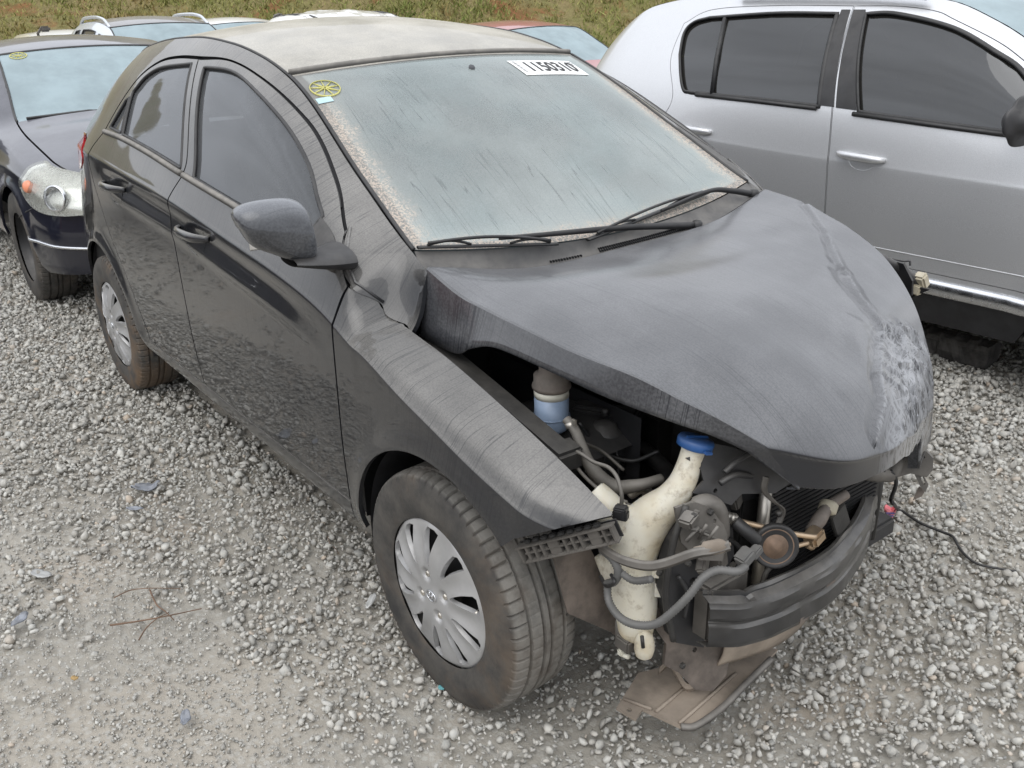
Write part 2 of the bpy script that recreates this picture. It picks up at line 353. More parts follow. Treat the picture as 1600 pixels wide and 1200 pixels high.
# ================================================================ materials
def paint(name, col, top=.5, side=.1, dustcol=(.34, .325, .30), metal=0., scratch=None, rough=.10, streak=1., flow=120., coat=1., along=False, tstreak=1.):
    """clear-coated paint under road dust; rain has drawn runnels down the panels"""
    m = mat(name); k = N(m); o = k.obj(); nz = k.nz()
    up_ = k.rng(nz, *((.12, .75) if along else (.22, .88)))
    # runnels: thin meandering trails left by rain, along x on the bonnet and straight down elsewhere
    if along: tv = k.n("Mapping", {'Vector': o, 'Scale': (1.3, flow, 0), 'Rotation': (0, 0, .07)}).outputs[0]
    else: tv = k.n("Mapping", {'Vector': o, 'Scale': (flow, 1.6, 1.6)}).outputs[0]
    rt_ = k.noise(tv, 1., 1.5, .5, .12); rs_ = k.noise(k.n("Mapping", {'Vector': o, 'Scale': (flow, 1.6, 1.6)}).outputs[0], 1., 1.5, .5, .12)
    lt = k.math('SUBTRACT', 1., k.rng(k.math('ABSOLUTE', k.math('SUBTRACT', rt_, .5)), .002, .024))
    ls = k.math('SUBTRACT', 1., k.rng(k.math('ABSOLUTE', k.math('SUBTRACT', rs_, .5)), .004, .042))
    brk = k.rng(k.noise(o, 4, 3), .30, .50, .25, 1.); brs = k.rng(k.noise(o, 2.4, 3), .40, .58)
    big = k.rng(k.noise(o, 3.2, 5, .6), .3, .7, .72, 1.08)
    fine = k.rng(k.noise(o, 260, 2), .35, .65, .86, 1.1)
    ft = k.math('MULTIPLY', k.math('MULTIPLY', big, fine), k.math('SUBTRACT', 1., k.math('MULTIPLY', k.math('MULTIPLY', lt, brk), .30*streak*tstreak)))
    fs = k.math('MULTIPLY', k.math('MULTIPLY', k.rng(k.noise(o, 5, 5, .6), .3, .7, .5, 1.3), k.rng(k.noise(o, 180, 2), .3, .7, .6, 1.2)), k.math('SUBTRACT', 1., k.math('MULTIPLY', k.math('MULTIPLY', ls, brs), .95*streak)))
    low = k.rng(k.n("SeparateXYZ", {0: o}).outputs[2], .85, .3, 1., 1.9)         # splashed dirt grows towards the sill
    if along: fs = k.math('MULTIPLY', fs, k.rng(k.n("SeparateXYZ", {0: k.n("NewGeometry").outputs['Normal']}).outputs[0], .80, .50))      # nothing settles on the turned-down front edge
    d = k.math('ADD', k.math('MULTIPLY', k.math('MULTIPLY', ft, top), up_), k.math('MULTIPLY', k.math('MULTIPLY', k.math('MULTIPLY', fs, side), low), k.math('SUBTRACT', 1., up_)), clamp=True)
    fl = k.noise(o, 900, 0)
    base = k.mix(k.rng(fl, .4, .6), tuple(x*.9 for x in col), tuple(min(1, x*1.12) for x in col))
    bmp = k.bump(k.noise(o, 2.2, 1), .10, .010)
    p = k.n("BsdfPrincipled", {'Base Color': base, 'Metallic': metal, 'Roughness': .42 if metal else .3, 'Specular IOR Level': .5 if metal else .12, 'Coat Weight': coat, 'Coat Roughness': rough*.5, 'Normal': bmp, 'Coat Normal': bmp})
    dc = k.mix(k.rng(k.noise(o, 6, 4), .35, .65), tuple(x*.9 for x in dustcol), tuple(x*1.08 for x in dustcol))
    q = k.n("BsdfPrincipled", {'Base Color': dc, 'Roughness': .75, 'Specular IOR Level': .25})
    sh = k.n("MixShader", {0: d, 1: p, 2: q})
    if scratch:
        ang = scratch; reg = k.n("Attribute", attribute_name="scuff").outputs['Fac']
        tot = None
        for a, fx, sc in ((ang, 7, 26), (ang+.28, 9, 34), (ang-.35, 8, 30)):
            g = k.noise(k.n("Mapping", {'Vector': k.n("Mapping", {'Vector': o, 'Rotation': (0, 0, a)}).outputs[0], 'Scale': (fx*.5, sc, 4)}).outputs[0], 1., 3, .6, .5)
            ln = k.math('SUBTRACT', 1., k.rng(k.math('ABSOLUTE', k.math('SUBTRACT', g, .5)), .008, .030))
            tot = ln if tot is None else k.math('MAXIMUM', tot, ln)
        haze_ = k.rng(k.noise(k.n("Mapping", {'Vector': o, 'Rotation': (0, 0, ang), 'Scale': (.5, 1.6, 1)}).outputs[0], 26, 5, .7, 1.2), .42, .66)
        f = k.math('MULTIPLY', reg, k.math('MAXIMUM', k.math('MULTIPLY', tot, .62), k.math('MULTIPLY', haze_, .75)), clamp=True)
        w = k.n("BsdfPrincipled", {'Base Color': (.50, .51, .53, 1), 'Roughness': .5})
        sh = k.n("MixShader", {0: f, 1: sh.outputs[0], 2: w})
    k.out(sh); return m
M_PAINT = paint("black_paint_side", (.010, .011, .014), top=.50, side=.022, rough=.05, tstreak=1.7, flow=100.)
M_HOOD = paint("black_paint_bonnet", (.010, .011, .015), top=.47, side=.22, dustcol=(.262, .263, .268), scratch=1.05, along=True, flow=150., rough=.3)
M_ROOF = paint("black_paint_roof", (.010, .011, .014), top=.82, side=.25, dustcol=(.48, .455, .40), streak=.35)
M_ASTRA = paint("blue_black_paint", (.005, .006, .014), top=.26, side=.008, dustcol=(.36, .36, .39), streak=.2)
M_SILVER = paint("silver_paint", (.64, .645, .655), top=.05, side=.04, metal=.75, streak=.0, rough=.2, dustcol=(.5, .49, .47))
M_SUV = paint("pale_silver_paint", (.62, .66, .70), top=.1, side=.04, metal=.5, streak=.0)
M_SUVROOF = paint("grey_roof_paint", (.16, .16, .18), top=.35, side=.1, metal=.3, streak=.2)
M_WHITE = paint("white_paint", (.80, .80, .79), top=.08, side=.08, streak=.1, dustcol=(.55, .52, .47))
M_RED = paint("faded_red_paint", (.30, .028, .032), top=.16, side=.1, dustcol=(.45, .33, .30), streak=.2)
M_PLASTIC = simple("black_plastic", (.020, .020, .022), .5, dust=.25, var=.3)
M_PLASTIC2 = simple("grey_brown_dirty_plastic", (.075, .068, .060), .62, dust=.55, var=.35, bump=.15)
M_PLASTIC3 = simple("clean_black_plastic", (.018, .018, .020), .5, dust=.14, var=.3)
M_RUBBER = simple("black_rubber", (.014, .014, .015), .5, dust=.10, var=.3)
M_TRIM = simple("dusty_rubber_strip", (.06, .057, .052), .65, dust=.9, var=.25)
M_DARK = simple("dark_cavity", (.008, .008, .009), .8, var=.3)
M_DARKMETAL = simple("dark_engine_metal", (.030, .029, .028), .55, metal=.3, dust=.22, var=.4, bump=.2)
M_BEAM = simple("black_coated_steel", (.018, .018, .019), .36, dust=.34, var=.4, coat=.3)
M_ALU = simple("dull_aluminium", (.50, .47, .42), .42, metal=.9, var=.2, dust=.2)
M_COPPER = simple("tarnished_pipe", (.48, .36, .24), .45, metal=.8, var=.25, dust=.25)
M_HOSE = simple("dusty_hose_rubber", (.075, .068, .058), .7, dust=.5, var=.3)
M_CONDUIT = simple("grey_conduit", (.10, .10, .098), .55, dust=.3, var=.2)
M_EARTH = simple("dried_mud_plastic", (.27, .225, .18), .8, var=.3, vscale=9, bump=.2, bscale=60)
M_RUST = simple("brown_steel", (.12, .098, .082), .75, var=.4, vscale=14, dust=.3, bump=.3)
M_SEAT = simple("grey_seat_cloth", (.12, .125, .13), .9, var=.15)
M_SEATPLASTIC = simple("beige_grey_trim", (.30, .30, .28), .7, var=.08)
M_DASH = simple("charcoal_dashboard", (.07, .072, .078), .7, var=.1)
M_COVER = simple("silver_wheel_cover", (.42, .42, .42), .45, metal=.5, var=.12, dust=.32, vscale=8)
M_STEEL = simple("black_steel_wheel", (.02, .02, .022), .5, dust=.3)
M_RUSTHUB = simple("rusty_hub", (.16, .085, .05), .75, var=.4)
M_CHROME = simple("brushed_sill_metal", (.72, .73, .75), .25, metal=1., var=.05)
M_RED_LAMP = simple("red_lamp_lens", (.45, .03, .035), .12, coat=1., var=.15)
M_ORANGE = simple("amber_bulb", (.75, .28, .16), .25, var=.1)
M_BLUECAP = simple("blue_cap_plastic", (.025, .10, .30), .42, var=.2, dust=.12)
M_BLUEFLUID = simple("blue_grey_reservoir", (.24, .31, .42), .35, var=.12)
M_CREAM = simple("cream_reservoir_rim", (.55, .53, .45), .5, var=.1)
M_TAN = simple("tan_plastic_clip", (.42, .38, .29), .6, var=.2)
M_WHITEP = simple("white_label_paper", (.82, .82, .80), .6, var=.03)
M_INK = simple("black_ink", (.02, .02, .02), .6)
M_YELLOW = simple("faded_yellow_print", (.55, .52, .18), .6, var=.1)
M_PALEBLUE = simple("pale_blue_sticker", (.45, .62, .66), .5, var=.1)
M_PINK = simple("pink_wrapper_film", (.72, .20, .22), .4, var=.3, vscale=40)
M_PURPLE = simple("purple_print", (.12, .09, .22), .5)
M_TWIG = simple("dry_twig", (.16, .10, .065), .8, var=.3)
M_SCRAP = simple("blue_grey_plastic_scrap", (.19, .21, .25), .5, var=.3, vscale=30, dust=.35)
M_WOOD = simple("weathered_dark_wood", (.060, .056, .052), .85, var=.5, vscale=18, dust=.35, bump=.6, bscale=40)

def tyre_mat(name, brown, tread=.8):
    m = mat(name); k = N(m); o = k.obj(); nn = k.noise(o, 9, 5, .65)
    c = k.mix(k.rng(nn, .3, .72), (.030, .029, .028), (.085, .078, .068))
    c = k.mix(k.math('MULTIPLY', k.rng(k.noise(o, 5, 5, .7, .5), .42, .66), brown), c, (.135, .088, .052))
    xyz = k.n("SeparateXYZ", {0: o}); rad = k.math('SQRT', k.math('ADD', k.math('POWER', xyz.outputs[0], 2.), k.math('POWER', xyz.outputs[2], 2.)))
    td = k.math('MULTIPLY', k.rng(rad, .283, .294), k.rng(k.noise(o, 22, 4, .65), .3, .65, .35, 1.)); c = k.mix(k.math('MULTIPLY', td, tread), c, (.20, .19, .17))
    p = k.n("BsdfPrincipled", {'Base Color': c, 'Roughness': .78, 'Normal': k.bump(k.noise(o, 150, 3), .25, .003)}); k.out(p); return m
M_TYRE = tyre_mat("worn_muddy_tyre", .34); M_TYRE_BROWN = tyre_mat("brown_muddy_tyre", .95, .25); M_TYRE_DARK = tyre_mat("dark_tyre", .2, .15)

def tank_mat():
    m = mat("translucent_cream_tank"); k = N(m); o = k.obj()
    c = k.mix(k.rng(k.noise(o, 7, 4, .6), .45, .72), (.60, .57, .48), (.50, .43, .30))
    c = k.mix(k.math('MULTIPLY', k.rng(k.noise(o, 24, 6, .75), .50, .70), .75), c, (.27, .22, .155))
    p = k.n("BsdfPrincipled", {'Base Color': c, 'Roughness': .42, 'Subsurface Weight': .25, 'Subsurface Radius': (.03, .025, .015), 'Subsurface Scale': .4}); k.out(p); return m
M_TANK = tank_mat()

def side_glass(name, tint, dust, refl=.9, ior=1.52, dc=(.42, .40, .36)):
    m = mat(name); k = N(m); o = k.obj()
    t = k.n("BsdfTransparent", {0: C4(tint)}); g = k.n("BsdfGlossy", {'Color': C4((.95, .97, 1.)), 'Roughness': .03})
    fr = k.n("Fresnel", {'IOR': ior}); a = k.n("MixShader", {0: k.math('MULTIPLY', fr.outputs[0], 1.25*refl, clamp=True), 1: t, 2: g})
    f = k.math('MULTIPLY', k.math('MULTIPLY', k.rng(k.noise(o, 5, 5, .6), .3, .7, .85, 1.1), k.rng(k.noise(o, 120, 2), .3, .7, .93, 1.04)), dust, clamp=True)
    d = k.n("BsdfDiffuse", {0: C4(dc)}); k.out(k.n("MixShader", {0: f, 1: a.outputs[0], 2: d})); return m
M_GLASS = side_glass("tinted_dusty_side_glass", (.16, .175, .182), .22, dc=(.30, .31, .32))
M_GLASS_CLEAN = side_glass("dark_tinted_glass", (.035, .04, .045), .045, ior=1.75)
M_GLASS_PALE = side_glass("pale_dusty_glass", (.62, .72, .70), .42, dc=(.50, .56, .56))
M_GLASS_SUV = side_glass("grey_tinted_glass", (.10, .11, .115), .20)
def lens_mat():
    m = mat("clear_lamp_lens"); k = N(m); fr = k.n("Fresnel", {'IOR': 1.5})
    a = k.n("MixShader", {0: fr.outputs[0], 1: k.n("BsdfTransparent", {0: C4((.93, .94, .92))}), 2: k.n("BsdfGlossy", {'Roughness': .05})})
    k.out(k.n("MixShader", {0: .05, 1: a.outputs[0], 2: k.n("BsdfDiffuse", {0: C4((.8, .79, .72))})})); return m
M_LENS = lens_mat()

def windscreen_mat():
    """laminated glass under a film of dust, rain trails and dried leaf litter along the edges; UV u = top..base, v = across"""
    m = mat("dusty_windscreen_glass"); k = N(m); uv = k.n("UVMap").outputs[0]; o = k.obj(); s = k.n("SeparateXYZ", {0: uv})
    u, v = s.outputs[0], s.outputs[1]
    t = k.n("BsdfTransparent", {0: C4((.80, .92, .89))}); g = k.n("BsdfGlossy", {'Color': C4((.93, 1., .99)), 'Roughness': .05})
    fr = k.n("Fresnel", {'IOR': 1.52}); a = k.n("MixShader", {0: k.math('MULTIPLY', fr.outputs[0], 1.1, clamp=True), 1: t, 2: g})
    tr = k.noise(k.n("Mapping", {'Vector': uv, 'Scale': (1.25, 46, 1), 'Rotation': (0, 0, .05)}).outputs[0], 1., 1.5, .5, .25)
    ln = k.math('SUBTRACT', 1., k.rng(k.math('ABSOLUTE', k.math('SUBTRACT', tr, .5)), 0.001, .012))
    ln = k.math('MULTIPLY', ln, k.rng(k.noise(o, 3.5, 3), .36, .54))
    f = k.rng(k.noise(o, 4, 5, .6), .3, .7, .33, .43)
    f = k.math('MULTIPLY', f, k.rng(k.noise(o, 300, 2), .35, .65, .9, 1.08))
    f = k.math('ADD', f, k.rng(u, .45, 1., 0., .10)); f = k.math('MULTIPLY', f, k.math('SUBTRACT', 1., k.math('MULTIPLY', ln, .30)))
    # shaded print at the top centre behind the mirror, ceramic border round the glass
    edge = k.math('MINIMUM', k.math('MINIMUM', v, k.math('SUBTRACT', 1., v)), k.math('MULTIPLY', k.math('SUBTRACT', 1., u), .9))
    eu = k.math('MINIMUM', edge, k.math('MULTIPLY', u, 1.5))
    border = k.rng(eu, .030, .020)
    lit_w = k.math('ADD', edge, k.math('MULTIPLY', k.math('SUBTRACT', k.noise(o, 16, 5, .7), .5), .13))
    lit = k.math('MULTIPLY', k.rng(lit_w, .065, .02), k.rng(k.noise(o, 160, 4, .75), .46, .56)); lit = k.math('MULTIPLY', lit, k.rng(u, .12, .35))
    dep = k.rng(k.math('ADD', edge, k.math('MULTIPLY', k.math('SUBTRACT', k.noise(o, 8, 4), .5), .06)), .10, .0, 0., .32)
    dc = k.mix(k.rng(k.noise(o, 3, 3), .4, .6), (.50, .56, .55), (.53, .57, .555)); dc = k.mix(dep, dc, (.50, .47, .40))
    d = k.n("BsdfDiffuse", {0: dc})
    ft = k.math('ADD', f, k.math('MULTIPLY', dep, .5), clamp=True)
    sh = k.n("MixShader", {0: ft, 1: a.outputs[0], 2: d})
    bk = k.n("BsdfPrincipled", {'Base Color': (.16, .155, .145, 1), 'Roughness': .6})
    sh = k.n("MixShader", {0: k.math('MULTIPLY', border, .8), 1: sh.outputs[0], 2: bk})
    lt = k.n("BsdfDiffuse", {0: k.mix(k.noise(o, 220, 2), (.42, .33, .27), (.62, .55, .46))})
    sh = k.n("MixShader", {0: k.math('MULTIPLY', lit, .85), 1: sh.outputs[0], 2: lt})
    k.out(sh); return m
M_WS = windscreen_mat()
def ws_plain(name, dc, amt):
    m = mat(name); k = N(m); o = k.obj(); fr = k.n("Fresnel", {'IOR': 1.52})
    a = k.n("MixShader", {0: fr.outputs[0], 1: k.n("BsdfTransparent", {0: C4((.6, .75, .74))}), 2: k.n("BsdfGlossy", {'Roughness': .05})})
    k.out(k.n("MixShader", {0: k.rng(k.noise(o, 4, 5, .6), .3, .7, amt*.85, amt*1.1), 1: a.outputs[0], 2: k.n("BsdfDiffuse", {0: C4(dc)})})); return m
M_WS2 = ws_plain("pale_blue_dusty_windscreen", (.44, .54, .57), .62)

def ground_mat():
    m = mat("dusty_crushed_stone_ground"); k = N(m); o = k.obj()
    a = k.noise(o, .9, 5, .6); b = k.noise(o, 48, 6, .75); c2 = k.noise(o, 190, 4, .7)
    c = k.mix(k.rng(a, .35, .65), (.40, .365, .31), (.36, .34, .30)); c = k.mix(k.rng(k.noise(o, 2.3, 4), .55, .75, 0, .55), c, (.45, .37, .29))
    vo = k.n("TexVoronoi", {'Vector': o, 'Scale': 62., 'Randomness': 1.}); vd = vo.outputs['Distance']
    vc = k.n("SeparateColor", {0: vo.outputs['Color']}).outputs[0]
    st = k.math('MULTIPLY', k.rng(vd, .62, .35), k.rng(vc, .35, .45)); peb = k.mix(vc, (.28, .27, .25), (.56, .55, .51))
    c = k.mix(k.math('MULTIPLY', st, .5), c, peb); c = k.mix(k.rng(b, .38, .62, .0, .35), c, (.29, .27, .235))
    h = k.math('ADD', k.math('MULTIPLY', st, .12), k.math('ADD', k.math('MULTIPLY', b, .8), k.math('MULTIPLY', c2, .25)))
    p = k.n("BsdfPrincipled", {'Base Color': c, 'Roughness': .93, 'Specular IOR Level': .2, 'Normal': k.bump(h, .8, .008)}); k.out(p); return m
M_GROUND = ground_mat()
def stone_mat():
    m = mat("grey_crushed_stone"); k = N(m); o = k.obj(); at = k.n("Attribute", attribute_name="tint").outputs['Fac']
    c = k.mix(at, (.165, .165, .158), (.56, .555, .52)); c = k.mix(k.rng(k.noise(o, 90, 4, .65), .35, .7, 0, .5), c, (.58, .55, .48))
    at2 = k.n("Attribute", attribute_name="warm").outputs['Fac']; c = k.mix(at2, c, (.50, .41, .32))
    p = k.n("BsdfPrincipled", {'Base Color': c, 'Roughness': .9, 'Specular IOR Level': .25, 'Normal': k.bump(k.noise(o, 240, 3, .7), .4, .003)}); k.out(p); return m
M_STONE = stone_mat()
def bank_mat():
    m = mat("mown_bank_soil"); k = N(m); o = k.obj()
    c = k.mix(k.rng(k.noise(o, 1.1, 6, .65), .38, .62), (.25, .20, .10), (.20, .19, .075)); c = k.mix(k.rng(k.noise(o, .55, 6, .7, .4), .54, .66), c, (.24, .115, .055))
    c = k.mix(k.rng(k.noise(o, 9, 4, .7), .35, .7, 0., .5), c, (.085, .075, .03))
    p = k.n("BsdfPrincipled", {'Base Color': c, 'Roughness': .95, 'Specular IOR Level': .1, 'Normal': k.bump(k.noise(o, 12, 5, .7), .8, .08)}); k.out(p); return m
M_BANK = bank_mat()
def grass_mat():
    m = mat("short_dry_grass"); k = N(m); o = k.obj(); at = k.n("Attribute", attribute_name="tint").outputs['Fac']
    c = k.mix(at, (.115, .155, .035), (.33, .305, .115)); c = k.mix(k.rng(k.noise(o, .7, 5, .65), .5, .66, 0, .8), c, (.24, .15, .07))
    p = k.n("BsdfPrincipled", {'Base Color': c, 'Roughness': .8, 'Specular IOR Level': .15}); k.out(p); return m
M_GRASS = grass_mat()
# ================================================================ ground, gravel, bank
def gz(x, y):
    """height of the yard: level round the cars in front, falling a little towards the second row"""
    t = np.clip((-x-4.2)/5., 0, 1.); return -.30*t*t*(3-2*t)
xs = np.concatenate([np.linspace(-200, -30, 10), np.linspace(-28, -9, 20), np.linspace(-8.8, 4, 66), np.linspace(5, 30, 15), np.linspace(40, 250, 8)])
ys = np.concatenate([np.linspace(-200, -30, 10), np.linspace(-28, -7, 15), np.linspace(-6.7, 8, 60), np.linspace(9, 30, 12), np.linspace(40, 250, 8)])
gx, gy = np.meshgrid(xs, ys, indexing='ij'); nzv = np.array([mnoise.noise((a*1.7, b*1.7, 0)) for a, b in zip(gx.ravel(), gy.ravel())])
V = np.stack([gx.ravel(), gy.ravel(), gz(gx.ravel(), gy.ravel())+.010*nzv-.008], 1); ny = len(ys)
F = [(i*ny+j, (i+1)*ny+j, (i+1)*ny+j+1, i*ny+j+1) for i in range(len(xs)-1) for j in range(ny-1)]
tag(link("ground", mesh_np("ground", V, F), None, M_GROUND), kind="structure")

BARE = [(-.55, -1.72, .34, .55), (-.05, -1.55, .30, .34), (-1.5, -1.75, .35, .3), (.05, -1.22, .3, .16), (-2.3, -1.85, .5, .22), (.55, -1.02, .25, .16), (1.02, -.02, .16, .12), (-.95, -1.35, .28, .14), (.85, -.55, .2, .07), (-3.4, -1.6, .6, .3), (.55, 1.1, .3, .35)]
def gravel_cover(x, y):
    """1 = loose stones, 0 = trodden dust"""
    c = np.array([mnoise.noise((a*1.9+3, b*1.9, 5))*.55+mnoise.noise((a*5.3, b*5.3, 9))*.45 for a, b in zip(x, y)])*.9+.72
    for (bx, by, rx, ry) in BARE: c = c-.95*np.exp(-(((x-bx)/rx/.85)**2+((y-by)/ry/.85)**2))
    # thick beside the sills
    c = c+.55*np.exp(-((y+.80)/.30)**2)*(x < .1)
    c = c+.45*np.clip((y+x*.9-.15)/.5, 0, 1)+.18
    return np.clip(c, .05, 1)
def stone_shapes(n, sub):
    out = []
    for i in range(n):
        bm = bmesh.new(); bmesh.ops.create_icosphere(bm, subdivisions=sub, radius=1); r = np.random.default_rng(100+i)
        V = np.array([v.co for v in bm.verts]); F = np.array([[v.index for v in f.verts] for f in bm.faces]); bm.free()
        for _ in range(5):                                        # knock flat facets off
            d = r.normal(size=3); d /= np.linalg.norm(d); h = r.uniform(.45, .85); p = V@d; V = V-np.clip(p-h, 0, None)[:, None]*d
        V *= 1+r.normal(size=(len(V), 1))*.06
        V *= np.array([1., r.uniform(.62, .95), r.uniform(.38, .62)]); out.append((V, F))
    return out
def scatter_stones(name, pts, size, shapes, tint=(0, 1)):
    n = len(pts); SV, SF = [], []
    q = RNG.normal(size=(n, 4)); q[:, 1:3] *= .45; q /= np.linalg.norm(q, axis=1)[:, None]; w, x, y, z = q.T
    R = np.stack([1-2*(y*y+z*z), 2*(x*y-z*w), 2*(x*z+y*w), 2*(x*y+z*w), 1-2*(x*x+z*z), 2*(y*z-x*w), 2*(x*z-y*w), 2*(y*z+x*w), 1-2*(x*x+y*y)], 1).reshape(n, 3, 3)
    k = RNG.integers(0, len(shapes), n); TI, WI = [], []; off = 0
    tv = np.clip(RNG.normal(.55, .23, n), 0, 1); wv = np.where(RNG.random(n) < .06, RNG.random(n)*.8, RNG.random(n)*.15)
    for s, (V, F) in enumerate(shapes):
        i = np.nonzero(k == s)[0]
        X = np.einsum('nij,vj->nvi', R[i], V)*size[i, None, None]+pts[i, None, :]
        SV.append(X.reshape(-1, 3)); SF.append((F[None]+(np.arange(len(i))*len(V))[:, None, None]+off).reshape(-1, 3)); off += len(i)*len(V)
        TI.append(np.repeat(tv[i], len(V))); WI.append(np.repeat(wv[i], len(V)))
    V = np.concatenate(SV); F = np.concatenate(SF); me = bpy.data.meshes.new(name)
    me.vertices.add(len(V)); me.vertices.foreach_set('co', V.astype(np.float32).ravel()); me.loops.add(F.size); me.loops.foreach_set('vertex_index', F.astype(np.int32).ravel())
    me.polygons.add(len(F)); me.polygons.foreach_set('loop_start', np.arange(0, F.size, 3, dtype=np.int32)); me.update(calc_edges=True)
    for nm, d in (("tint", TI), ("warm", WI)): me.attributes.new(nm, 'FLOAT', 'POINT').data.foreach_set('value', np.concatenate(d).astype(np.float32))
    return tag(link(name, me, None, M_STONE), kind="stuff")
def in_view(P, m=.12):
    d = P-np.array(M.translation); D = d@np.array(fw); a = d@np.array(r2)/D*1450/800; b = d@np.array(u2)/D*1450/600
    return (D > .3) & (abs(a) < 1+m) & (b < 1+m) & (b > -1-m*2), D
def gravel():
    n = 430000; x = RNG.uniform(-7.5, 2.2, n); y = RNG.uniform(-4.6, 4.2, n); P = np.stack([x, y, gz(x, y)], 1); ok, D = in_view(P); ok |= (x < -.5) & (y < -1.2) & (RNG.random(n) < .12)
    P = P[ok]; D = D[ok]
    cov = gravel_cover(P[:, 0], P[:, 1]); u = RNG.random(len(P))
    under = (abs(P[:, 1]) < .62) & (P[:, 0] < .1) & (P[:, 0] > -3.)      # deep under the car: only its rim is seen
    dens_ = np.clip(1.15-D*.03, .45, 1)
    keep = (u < np.maximum(cov, .30)**1.35*dens_) & ~(under & (u > .12)); P = P[keep]; D = D[keep]; cov = cov[keep]
    sz = np.clip(RNG.lognormal(math.log(.0080), .42, len(P)), .0035, .022)*np.clip(.75+D*.055, .8, 1.35)*np.clip(.42+cov*.9, .5, 1)*(1+.14*np.clip((P[:, 1]+P[:, 0]*.9-.15)/.5, 0, 1)*(D < 4))
    P[:, 2] += sz*RNG.uniform(-.25, .75, len(P))+np.where(cov > .75, .006, 0)*RNG.random(len(P))
    vis = in_view(P, .05)[0]; near = (D < 3.3) & vis; far = ~near & (RNG.random(len(P)) < np.clip(1.15-D*.075, .5, 1))
    scatter_stones("gravel", P[near], sz[near], stone_shapes(10, 1)); scatter_stones("gravel", P[far], sz[far]*1.12, chip_shapes(8))
def chip_shapes(k, squash=.55):
    sh = []
    for i in range(k):
        r = np.random.default_rng(40+i); V = np.array([(1, 0, 0), (-1, 0, 0), (0, 1, 0), (0, -1, 0), (0, 0, squash), (0, 0, -squash)])*r.uniform(.75, 1.2, (6, 1))+r.normal(0, .16, (6, 3))
        sh.append((V, np.array([(0, 2, 4), (2, 1, 4), (1, 3, 4), (3, 0, 4), (2, 0, 5), (1, 2, 5), (3, 1, 5), (0, 3, 5)])))
    return sh
gravel()
def grit():
    n = 260000; x = RNG.uniform(-4.5, 1.6, n); y = RNG.uniform(-2.9, 2.2, n); P = np.stack([x, y, gz(x, y)], 1); ok, D = in_view(P); P = P[ok]; D = D[ok]
    cov = gravel_cover(P[:, 0], P[:, 1]); kp = (cov < .75) & (RNG.random(len(P)) < .75*(1.1-cov)*np.clip(2.2-D*.45, .1, 1)) & ~((abs(P[:, 1]) < .6) & (P[:, 0] < .1)); P = P[kp]
    sz = np.clip(RNG.lognormal(math.log(.0030), .4, len(P)), .0014, .008); P[:, 2] += sz*RNG.uniform(-.3, .5, len(P))
    scatter_stones("fine_gravel", P, sz, chip_shapes(6, .7))
grit()

